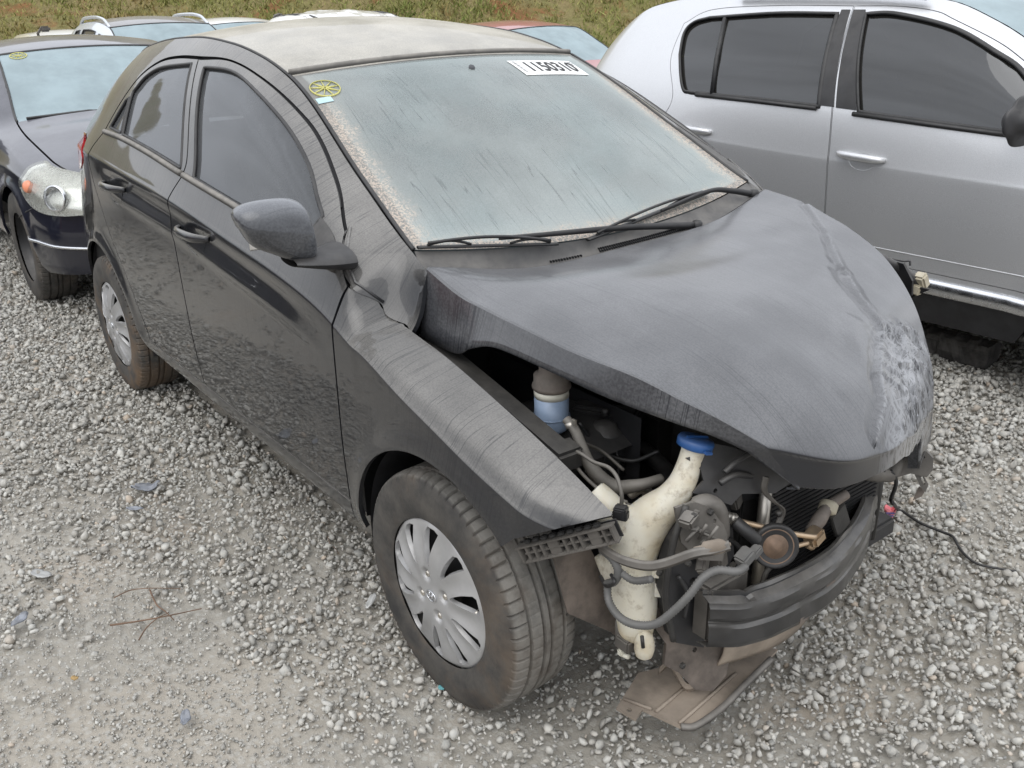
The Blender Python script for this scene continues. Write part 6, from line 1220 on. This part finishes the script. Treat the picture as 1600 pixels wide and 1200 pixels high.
for s in (-1, 1):
    f = SS.f(s); hint = (0, s, 0); ln = SS.creases()
    bs = panel("body_side", outS, f, M_SILVER, SIL, holes=[grow(FD, .003), grow(RD, .003)], sgn=hint, step=(.025, .012), lines=ln)
    panel("inner_body", [(-2.7, .36), (-.2, .36), (-.2, .98), (-.5, 1.2), (-.8, 1.38), (-1.1, 1.47), (-2.2, 1.47), (-2.5, 1.3), (-2.7, .9)], SS.f(s, .025), M_DARK, bs, holes=[grow(FW, .012), grow(RW, .012)], rim=0, sgn=hint, step=(.06, .03))
    dd = {}
    for nm, O, Wn in (("front_door", FD, FW), ("rear_door", RD, RW)):
        d = dd[nm] = panel(nm, O, f, M_SILVER, SIL, holes=[Wn], sgn=hint, step=(.022, .011), lines=ln)
        panel("window_glass", grow(Wn, .01), SS.f(s, .010), M_GLASS_CLEAN, d, rim=0, sgn=hint, step=(.05, .04)); strip("window_seal", dens(Wn, .02), f, M_RUBBER, d, .012, .0, True, 8, hint, .6)
    fd_, rd_ = dd['front_door'], dd['rear_door']
    strip("window_divider", [(-1.957, 1.10), (-1.99, 1.26), (-2.036, 1.435)], SS.f(s, .006), M_RUBBER, rd_, .012, .004, False, 8, hint)
    strip("belt_strip", [(-1.37, 1.078), (-1.70, 1.086), (-2.05, 1.092)], f, M_RUBBER, rd_, .010, .006, False, 8, hint); strip("belt_strip", [(-.45, 1.038), (-.85, 1.054), (-1.19, 1.069)], f, M_RUBBER, fd_, .010, .006, False, 8, hint)
    panel("pillar_film", [(-1.364, 1.092), (-1.288, 1.090), (-1.335, 1.30), (-1.374, 1.476), (-1.418, 1.476), (-1.40, 1.30)], f, M_PLASTIC3, rd_, rim=0, sgn=hint, off=.0025, step=(.03, .02)); panel("pillar_film", [(-1.278, 1.088), (-1.180, 1.084), (-1.25, 1.30), (-1.302, 1.476), (-1.358, 1.476), (-1.325, 1.30)], f, M_PLASTIC3, fd_, rim=0, sgn=hint, off=.0025, step=(.03, .02))
    for d, x0, z0 in ((fd_, -1.115, .902), (rd_, -2.03, .934)):
        cp = panel("handle_recess", [(x0+.01+.062*math.cos(a), z0-.020+.036*math.sin(a)) for a in np.linspace(0, 2*np.pi, 25)[:-1]], f, M_SILVER, d, rim=0, off=.002, sgn=hint, step=(.008, .008))
        for v in cp.data.vertices: r_ = math.hypot((v.co.x-x0-.01)/.062, (v.co.z-z0+.020)/.036); v.co.y -= s*.022*max(0, 1-r_*r_)**.8
        cp.data.update(); cp.data.normals_split_custom_set_from_vertices([(0, 0, 0)]*len(cp.data.vertices))
        y0 = float(SS.y(np.array([x0]), np.array([z0]))[0]); b = B(); b.tube([(x0+.112*t, s*(y0+.003+.026*(1-abs(t)**4)), z0-.004*t) for t in np.linspace(-1, 1, 13)], [.010+.007*(1-abs(t)**4) for t in np.linspace(-1, 1, 13)], 10, flat=.8); b.obj("door_handle", M_SILVER, d, fix=False)
    strip("sill_bar", [(x, .412) for x in np.linspace(-2.16, -.10, 34)], f, M_CHROME, SIL, .034, .004, False, 12, hint, .55)
    panel("sill_cladding", [(-2.18, .24), (-.38, .24), (-.30, .385), (-2.18, .385)], f, M_PLASTIC3, SIL, rim=.02, sgn=hint, off=.003, step=(.06, .03))
    strip("door_crease", [(x, .53) for x in np.linspace(-2.1, -.3, 30)], f, M_SILVER, SIL, .004, -.002, False, 6, hint)
    m = empty("wing_mirror", (0, 0, 0)); m.parent = SIL
    b = B(); y0 = .90; b.tube([(-.50, s*(y0-.06), 1.06), (-.49, s*(y0+.03), 1.075)], [.03, .035], 10); b.obj("mirror_foot", M_PLASTIC3, m)
    b = B(); b.box((-.43, s*(y0+.12), 1.12), (.12, .26, .19), Matrix.Rotation(s*.12, 3, 'Z'), .045); o_ = b.obj("mirror_shell", M_PLASTIC3, m); q_ = o_.modifiers.new('s', 'SUBSURF'); q_.levels = q_.render_levels = 2; o_.data.polygons.foreach_set('use_smooth', [True]*len(o_.data.polygons))
    strip("roof_rail", [(x, z - .02) for x, z in SS.top_edge(-2.0, -1.05, 16)], f, M_PLASTIC3, SIL, .016, .035, False, 10, hint)
    for A in arS:
        w_ = empty("wheel", (A[0], s*.79, .315)); w_.parent = SIL; t = link("tyre", tyre_of(M_TYRE, False), w_); t.scale = (1.06, 1.1, 1.06)
        b = B(); b.lathe([(.205, s*.085), (.195, s*.05), (.12, s*.05), (.06, s*.065), (.001, s*.06)], 36, axis='y', caps=False); b.obj("wheel_disc", M_COVER, w_, fix=False)
        b = B(); b.grid(lambda u, v: (A[0]+.37*math.cos(math.radians(-5+190*u)), s*(.85-.45*v), .32+.37*math.sin(math.radians(-5+190*u))), 16, 2); b.obj("arch_liner", M_DARK, SIL, fix=False)
z = dens(RECT, .06)
panel("hood", z, loft(SS, .76, -.10, lambda u: .05, .09, inset=.006), M_SILVER, SIL, sgn=(0, 0, 1), step=(.04, .05))
panel("windscreen", z, loft(SS, -1.03, -.16, lambda u: .03-.03*u*u, lambda u: .05+.04*u, inset=.01), M_WS2, SIL, sgn=(.5, 0, 1), step=(.05, .06), rim=0)
panel("roof", z, loft(SS, -1.02, -2.62, lambda u: .03+.02*np.sin(np.pi*u), lambda u: .05*(1-u), inset=.004), M_SILVER, SIL, sgn=(0, 0, 1), step=(.05, .05))
tgS = loft(SS, -2.62, -3.09, .04, lambda u: -.05-.06*u); panel("tailgate", z, tgS, M_SILVER, SIL, sgn=(-1, 0, .5), step=(.06, .06)); panel("rear_window", dens([(.06, -.85), (.6, -.85), (.6, .85), (.06, .85)], .06), tgS, M_GLASS_CLEAN, SIL, sgn=(-1, 0, .5), step=(.08, .08), rim=0, off=.005)
def endface(Sd, x, sg):
    def g(u, v):
        z0 = float(pchip(Sd.X, Sd.Z[:, 0], np.array([x]))[0])+.02; ze = float(Sd.top(np.array([x]))[1][0]); zz = z0+(ze-z0)*u; y = float(Sd.y(np.array([x]), np.array([zz]))[0]); q = 2*v-1; return (x+sg*.12*(1-q*q), y*q, zz)
    return g
b = B(); b.grid(endface(SS, .76, 1), 12, 20); b.obj("front_bumper", M_SILVER, SIL); b = B(); b.grid(endface(SS, -3.09, -1), 12, 20); b.obj("rear_bumper", M_SILVER, SIL)
b = B(); b.box((-1.3, 0, .30), (3.4, 1.5, .10)); b.box((-.2, 0, .66), (.1, 1.5, .6)); b.obj("underbody", M_DARK, SIL)
b = B()
for y in (-.36, .36): b.box((-1.25, y, .85), (.14, .48, .62), Matrix.Rotation(-.3, 3, 'Y'), .06); b.box((-1.36, y, 1.24), (.09, .26, .18), Matrix.Rotation(-.3, 3, 'Y'), .04)
b.box((-2.2, 0, .85), (.14, 1.25, .6), Matrix.Rotation(-.3, 3, 'Y'), .06); b.obj("seats", M_SEAT, SIL)

# ---- dark saloon behind the damaged car
def sq(st, k=.86, k2=.82):
    o = {}
    for x, L in st.items(): o[x] = [((z if z < .4 else .4+(z-.4)*(k2 if x > -.3 else k)), y) for z, y in L]
    return o
ST_AST = {
 .90: [(.20, .42), (.30, .46), (.45, .48), (.58, .47), (.63, .44), (.65, .41), (.665, .36)], .78: [(.20, .60), (.30, .64), (.45, .655), (.62, .64), (.68, .59), (.70, .54), (.715, .48)],
 .55: [(.20, .77), (.30, .81), (.48, .825), (.68, .80), (.755, .75), (.775, .70), (.79, .64)], .30: [(.20, .82), (.30, .86), (.50, .865), (.74, .84), (.81, .79), (.83, .745), (.845, .69)],
 -.1: [(.20, .84), (.30, .865), (.52, .875), (.78, .86), (.875, .80), (.90, .75), (.915, .695)], -.5: [(.20, .845), (.30, .87), (.52, .88), (.80, .87), (.95, .805), (.985, .74), (1.01, .67)],
 -.9: [(.20, .845), (.30, .87), (.52, .88), (.82, .87), (.975, .80), (1.16, .72), (1.22, .61)], -1.3: [(.20, .845), (.30, .87), (.52, .88), (.83, .87), (.985, .80), (1.33, .645), (1.395, .565)],
 -1.8: [(.20, .845), (.30, .87), (.52, .88), (.85, .87), (1.0, .80), (1.38, .635), (1.44, .56)], -2.5: [(.20, .845), (.30, .87), (.52, .88), (.86, .865), (1.02, .79), (1.35, .635), (1.415, .55)],
 -2.9: [(.22, .83), (.32, .855), (.52, .865), (.88, .845), (1.03, .765), (1.22, .66), (1.29, .54)], -3.3: [(.24, .75), (.34, .78), (.54, .79), (.90, .77), (1.01, .70), (1.05, .63), (1.08, .52)], -3.5: [(.28, .60), (.38, .63), (.55, .64), (.88, .62), (.95, .57), (.97, .52), (.99, .45)]}
STA = sq(ST_AST, .87, .92); SA = Side(STA)
AST, SA = car("dark_car", "blue-black car with a round pale headlight parked nose-on behind the black hatchback", (-4.18, .03, 0), 0, STA, (.84, -.5, -1.28, -2.72, -3.48), M_ASTRA, M_ASTRA, M_GLASS_SUV, ((0, .31, .345), (-2.6, .31, .345)),
 [side_window(SA, -1.62, -.82, .16, -.32), side_window(SA, -2.45, -1.70, .25, .06)], bottom=.24)
for s in (-1, 1):
    f = SA.f(s); hint = (0, s, 0)
    hl = empty("headlight", (0, 0, 0)); hl.parent = AST
    O = runs([(0.280, 0.693), (0.292, 0.743), (0.330, 0.793), (0.430, 0.777)], [(0.430, 0.777), (0.580, 0.752), (0.730, 0.718), (0.820, 0.687)], [(0.820, 0.687), (0.830, 0.642), (0.790, 0.597)], [(0.790, 0.597), (0.650, 0.581), (0.490, 0.592), (0.370, 0.631), (0.280, 0.693)])
    panel("lamp_housing", O, f, simple("pale_lamp_reflector", (.80, .80, .77), .28, metal=.55, var=.06, vscale=20), hl, rim=.01, off=.010, sgn=hint, step=(.03, .02)); panel("lamp_lens", O, f, M_LENS, hl, rim=.026, sgn=hint, off=.024, step=(.025, .015))
    n_ = Vector((.55, s*.80, .15)).normalized(); Rn = aim(n_); p = Vector(f(np.array([[.62, .665]]))[0])+n_*.014
    b = B(); b.lathe([(.062, .022), (.058, .010), (.040, -.010), (.012, -.02)], 28, p, 'z', Rn, caps=False); b.lathe([(.060, .023), (.066, .022), (.066, .008)], 28, p, 'z', Rn, caps=False); b.obj("lamp_bowl", M_CHROME, hl)
    b = B(); p2 = Vector(f(np.array([[.385, .70]]))[0])+n_*.012; b.lathe([(.034, .0), (.030, .014), (.012, .022), (.001, .023)], 20, p2, 'z', Rn); b.obj("indicator_bulb", M_ORANGE, hl)
    strip("bumper_strip", [(x, .418) for x in np.linspace(.25, .82, 18)], f, M_CHROME, AST, .008, .003, False, 8, hint)
    strip("bumper_seam", [(.42, .60), (.30, .56), (.20, .53), (.10, .50)], f, M_RUBBER, AST, .003, .0, False, 6, hint)
    b = B(); y = float(SA.y(np.array([-.95]), np.array([.9]))[0]); b.box((-.72, s*(y+.12), .93), (.10, .20, .13), None, .04); b.tube([(-.74, s*(y-.02), .86), (-.73, s*(y+.06), .90)], .03, 10); b.obj("wing_mirror", M_ASTRA, AST)
gw = loft(SA, -1.28, -.5, lambda u: .03-.03*u*u, lambda u: .05+.04*u, inset=.01)
gp = lambda u, v, o=.012: Vector(gw(np.array([[u, v]]))[0])+Vector((.4*o, 0, .9*o))
for (p0, p1) in ((gp(1.0, .1), gp(.98, -.93)), (gp(1.0, .86), gp(.985, .0))):
    b = B(); b.tube([p0, p0.lerp(p1, .5)+Vector((0, 0, .02)), p1], .009, 6); b.tube([p1, p1.lerp(p0, .75)], .007, 6); b.obj("wiper", M_RUBBER, AST)
b = B(); c0 = gp(.08, -.80, .004); e1 = (gp(.08, -.70, .004)-c0).normalized(); e2 = (gp(.16, -.80, .004)-c0).normalized()
b.tube([c0+e1*.05*math.cos(a)+e2*.05*math.sin(a) for a in np.linspace(0, 2*np.pi, 31)[:-1]], .003, 5, closed=True)
for k in range(9): a = k*.7; b.tube([c0, c0+e1*.048*math.cos(a)+e2*.048*math.sin(a)], .0022, 5)
b.obj("round_sticker", M_YELLOW, AST)

# ---- second row, beyond
ST_HB = {x: L for x, L in ST_AST.items()}
def tall(st, k): return {x: [((z if z < .4 else .4+(z-.4)*k), y*1.02) for z, y in L] for x, L in st.items()}
STV = tall(ST_AST, 1.19); SV_ = Side(STV)
SUV, SV_ = car("suv", "pale silver SUV with roof rails and a large windscreen in the row behind", (-8.72, 2.05, -.30), 0, STV, (.84, -.5, -1.28, -2.95, -3.48), M_SUV, M_SUVROOF, M_GLASS_SUV, ((0, .33, .38), (-2.7, .33, .38)), [side_window(SV_, -1.55, -.85, .13, -.30), side_window(SV_, -2.20, -1.62, .15, .06), side_window(SV_, -2.62, -2.28, .25, .08)], bottom=.30, R=.35)
for s in (-1, 1):
    xx_ = np.linspace(-2.55, -1.30, 24); yv, zv = SV_.top(xx_); t = np.linspace(0, 1, 24); lift = .05*np.clip(np.minimum(t, 1-t)*7, 0, 1)
    b = B(); b.tube([(a, s*(y-.01), q+l) for a, y, q, l in zip(xx_, yv, zv, lift)], .020, 8, flat=.8); b.obj("roof_rail", M_SUV, SUV)
STR = tall(ST_AST, .95)
SR = Side(STR)
RED, SR = car("red_car", "faded red car with a pale dusty windscreen beyond the black roof", (-6.5, 5.9, -.21), 0, STR, (.84, -.5, -1.28, -2.72, -3.48), M_RED, M_RED, M_GLASS_SUV, AR0(-2.6), [side_window(SR, -1.62, -.82, .16, -.32), side_window(SR, -2.45, -1.70, .25, .06)], bottom=.24)
gr = loft(SR, -1.28, -.5, lambda u: .03-.03*u*u, lambda u: .05+.04*u, inset=.01); gq = lambda u, v: Vector(gr(np.array([[u, v]]))[0])+Vector((.006, 0, .014))
b = B(); b.tube([gq(1., .85), gq(.985, .45), gq(.98, .1)], .010, 6); b.obj("wiper", M_RUBBER, RED)
b = B(); b.box((-.72, .98, 1.0), (.10, .20, .14), None, .04); b.obj("wing_mirror", M_RUBBER, RED)
STW = tall(ST_AST, 1.17); SW = Side(STW)
WHT, SW = car("white_car", "white car with a crumpled roof and black roof strips, behind the black roof", (-7.6, 4.05, -.27), 0, STW, (.84, -.5, -1.28, -2.95, -3.48), M_WHITE, M_WHITE, M_GLASS_CLEAN, AR0(-2.6), [side_window(SW, -1.62, -.82, .16, -.32), side_window(SW, -2.6, -1.70, .25, .06)], bottom=.24)
for o in WHT.children:
    if o.name.startswith("roof") and 'edge' not in o.name:
        for v in o.data.vertices: v.co.z += .022*mnoise.noise((v.co.x*4, v.co.y*5, 1))+.012*mnoise.noise((v.co.x*11, v.co.y*9, 4))
        o.data.update(); o.data.normals_split_custom_set_from_vertices([(0, 0, 0)]*len(o.data.vertices))
for s in (-1, 1):
    x_ = np.linspace(-2.6, -1.35, 14); yv, zv = SW.top(x_); b = B(); b.tube([(a, s*(y-.06), q+.012) for a, y, q in zip(x_, yv, zv)], .014, 6); b.obj("roof_strip", M_RUBBER, WHT)
WH2, SW2 = car("white_car", "second white car with a bent black mirror, only its roof showing next to the SUV", (-11.9, 4.35, -.32), 0, tall(ST_AST, 1.10), (.84, -.5, -1.28, -2.72, -3.48), M_WHITE, M_WHITE, M_GLASS_CLEAN, AR0(-2.6), [side_window(SW, -1.62, -.82, .16, -.32)], bottom=.24)
b = B(); b.tube([(-1.25, .50, 1.52), (-1.22, .53, 1.60), (-1.20, .60, 1.62)], .022, 8); b.box((-1.2, .62, 1.56), (.08, .10, .14), Matrix.Rotation(.6, 3, 'X'), .02); b.obj("bent_mirror", M_PLASTIC2, WH2)
CRM, SC = car("cream_car", "cream-white car seen only as a roof line left of the SUV", (-13.4, 2.25, -.32), 0, tall(ST_AST, .98), (.84, -.5, -1.28, -2.72, -3.48), paint("cream_paint", (.74, .70, .55), top=.12, side=.08, streak=.1), M_WHITE, M_GLASS_CLEAN, AR0(-2.6), [], bottom=.24)
b = B(); b.tube([(-1.3, -.50, 1.30), (-1.28, -.52, 1.44), (-1.24, -.46, 1.52)], .02, 8); b.box((-1.22, -.42, 1.50), (.06, .14, .08), None, .02); b.obj("raised_wiper", M_PLASTIC2, CRM)
GRY, SG = car("grey_car", "dark grey car at the far left edge, only its windscreen pillar in view", (-8.6, -.83, -.28), 0, tall(ST_AST, .98), (.84, -.5, -1.28, -2.72, -3.48), M_SUVROOF, M_SUVROOF, M_GLASS_SUV, AR0(-2.6), [side_window(SA, -1.62, -.82, .16, -.32)], bottom=.24)

# the row goes on to the left of the picture; these cars are seen mirrored in the black doors
def copy_tree(o, parent=None):
    c = o.copy(); COL.objects.link(c); c.parent = parent
    for ch in o.children: copy_tree(ch, c)
    return c
for src, loc, lab in ((AST, (-4.9, -3.15, 0), "dark car next in the row on the left, mirrored in the black doors"), (RED, (-5.2, -5.7, 0), "red car two places along the row on the left, mirrored in the black doors"), (AST, (-11.4, -3.6, -.3), "dark car in the row behind on the left, mirrored in the black doors")):
    c = copy_tree(src); c.location = loc; c['label'] = lab; c['group'] = "cars in the row left of the black car"
# ================================================================ litter and small things on the gravel
b = B(); a0, a1 = Vector((-0.5253, 2.2091, 0.0500)), Vector((-0.2051, 2.2282, 0.0500)); L = a1-a0; R = L.to_track_quat('X', 'Z').to_matrix()
V = []; nx, nr_ = 26, 14
for i in range(nx+1):
    for j in range(nr_):
        a = 2*math.pi*j/nr_; e = .6; cy = abs(math.cos(a))**e*math.copysign(1, math.cos(a)); cz = abs(math.sin(a))**e*math.copysign(1, math.sin(a)); k = 1+.16*mnoise.noise((i*.35, j*.8, 3))+.08*mnoise.noise((i*1.1, j*1.9, 7))
        V.append(a0-L*.25+R @ Vector((L.length*1.3*i/nx+.012*mnoise.noise((j*2., i*.9, 1)), .075*cy*k, .062*cz*k)))
F = [(i*nr_+j, i*nr_+(j+1) % nr_, (i+1)*nr_+(j+1) % nr_, (i+1)*nr_+j) for i in range(nx) for j in range(nr_)]+[tuple(range(nr_)), tuple(nx*nr_+j for j in range(nr_-1, -1, -1))]
b.add(V, F, False); tag(b.obj("wood_beam", M_WOOD), "weathered dark wooden beam lying on the gravel under the silver car's sill", "beam")
P = cat_rom([(0.2387, 0.7766, 0.0300), (0.2469, 0.7762, 0.0220), (0.2621, 0.7812, 0.0200), (0.3280, 0.7582, 0.0220), (0.3856, 0.7622, 0.0200), (0.4357, 0.7605, 0.0220), (0.4757, 0.7248, 0.0200), (0.5234, 0.6867, 0.0220), (0.5678, 0.6830, 0.0200), (0.6460, 0.7272, 0.0200)], 8)
b = B(); b.tube(P, list(np.interp(np.linspace(0, 1, len(P)), [0, .06, .1, 1], [.008, .012, .005, .0035])), 7); tag(b.obj("cable", M_RUBBER), "thin black cable trailing over the gravel from under the torn front end", "cable")
def scrap(name, label, cat, c, size, rz, m, seed, curl=.3, tilt=0., n=7):
    """small torn sheet: irregular outline, folded and curled"""
    r = np.random.default_rng(seed); c = Vector(c); V = []
    for i in range(n+1):
        for j in range(n+1):
            u, v = i/n*2-1, j/n*2-1; e = 1+.22*mnoise.noise((u*1.8+seed, v*1.8, seed)); x, y = u*size[0]/2*e*(1-.25*abs(v)**2), v*size[1]/2*e*(1-.3*abs(u)**3)
            z = curl*size[1]*(.35*u*u+.5*mnoise.noise((u*1.6, v*1.6, seed*3.1))+.25*mnoise.noise((u*4, v*4, seed)))
            p = Matrix.Rotation(rz, 3, 'Z') @ Matrix.Rotation(tilt, 3, 'X') @ Vector((x, y, z)); V.append(c+p+Vector((0, 0, .012)))
    b = B(); F = [(i*(n+1)+j, (i+1)*(n+1)+j, (i+1)*(n+1)+j+1, i*(n+1)+j+1) for i in range(n) for j in range(n)]
    b.add(V, F, True); o = b.obj(name, m); md = o.modifiers.new("s", 'SOLIDIFY'); md.thickness = .003; return tag(o, label, cat)
w = scrap("wrapper", "pink and purple crumpled wrapper beside the black cable", "wrapper", (0.2424, 0.7328, 0.0200), (.040, .055), .6, M_PINK, 3, .5)
b = B(); b.box(Vector((0.2611, 0.6999, 0.0460)), (.026, .008, .003), Matrix.Rotation(.9, 3, 'Z')); b.box(Vector((0.2696, 0.6860, 0.0460)), (.020, .006, .003), Matrix.Rotation(.9, 3, 'Z')); o = b.obj("wrapper_print", M_PURPLE, w); o['kind'] = 'stuff'
scrap("plastic_scrap", "long torn blue-grey plastic strip on the dusty gravel left of the doors", "scrap", (-1.4918, -1.0667, 0.0100), (.095, .05), 1.1, M_SCRAP, 5, .6)
scrap("plastic_scrap", "narrow splinter of grey plastic just below the long torn strip", "scrap", (-1.3593, -1.1430, 0.0100), (.06, .02), .8, M_SCRAP, 6, .4)
scrap("plastic_piece", "flat pale grey curved piece on gravel near the left edge", "scrap", (-1.1497, -1.4810, 0.0100), (.075, .032), .5, simple("pale_grey_scrap", (.36, .36, .35), .6, var=.2), 8, .25)
scrap("plastic_scrap", "small dark blue-grey flake at the far left edge of the gravel", "scrap", (-0.9532, -1.5796, 0.0100), (.065, .03), 2.4, M_SCRAP, 9, .5)
scrap("plastic_scrap", "small crumpled dark flake on bare dust in the foreground", "scrap", (-0.2872, -1.3579, 0.0100), (.055, .022), 2.7, M_SCRAP, 11, .8)
scrap("plastic_piece", "pale clear plastic sliver beside the front wheel", "scrap", (-0.4140, -0.7857, 0.0100), (.07, .02), 2.3, simple("clear_sliver", (.5, .5, .48), .35, var=.2), 12, .3)
scrap("film_scrap", "tiny teal film scrap on the dust under the front wheel", "scrap", (0.0056, -0.8291, 0.0080), (.018, .012), .4, simple("teal_film", (.12, .34, .36), .4), 14, .5)
scrap("dry_leaf", "small dry brown leaf on the dusty gravel", "leaf", (-0.6076, -1.5250, 0.0100), (.02, .014), .4, simple("dry_leaf_brown", (.36, .24, .10), .7), 15, .6)
def twig(label, pts, r=.0022):
    b = B(); P = cat_rom(pts, 6); b.tube(P, list(np.linspace(r, r*.5, len(P))), 6); tag(b.obj("twig", M_TWIG), label, "twig", "dry twigs on the bare dust")
twig("longest dry twig, lying almost straight across the dusty patch", [(-0.7839, -1.3900, 0.0120), (-0.7471, -1.3183, 0.0140), (-0.7214, -1.2426, 0.0120), (-0.6964, -1.1666, 0.0120)], .0030)
twig("short forked-looking twig crossing the longest one", [(-0.8790, -1.2515, 0.0120), (-0.7890, -1.2603, 0.0160), (-0.7415, -1.2526, 0.0180), (-0.6940, -1.2450, 0.0120)], .0026)
twig("thin curved twig sticking out below the longest one", [(-0.6720, -1.3477, 0.0100), (-0.7040, -1.3182, 0.0140), (-0.7205, -1.2805, 0.0200), (-0.7347, -1.2449, 0.0140)], .0022)
twig("thin pale twig at the top of the little twig heap", [(-0.9105, -1.3435, 0.0100), (-0.9121, -1.2939, 0.0130), (-0.8799, -1.2400, 0.0130), (-0.8275, -1.1746, 0.0100)], .0020)
twig("reddish wire-like twig beside the sill near the front wheel", [(-0.8112, -0.7156, 0.0100), (-0.7601, -0.7327, 0.0140), (-0.7301, -0.7310, 0.0120), (-0.6968, -0.7357, 0.0100)], .0016)
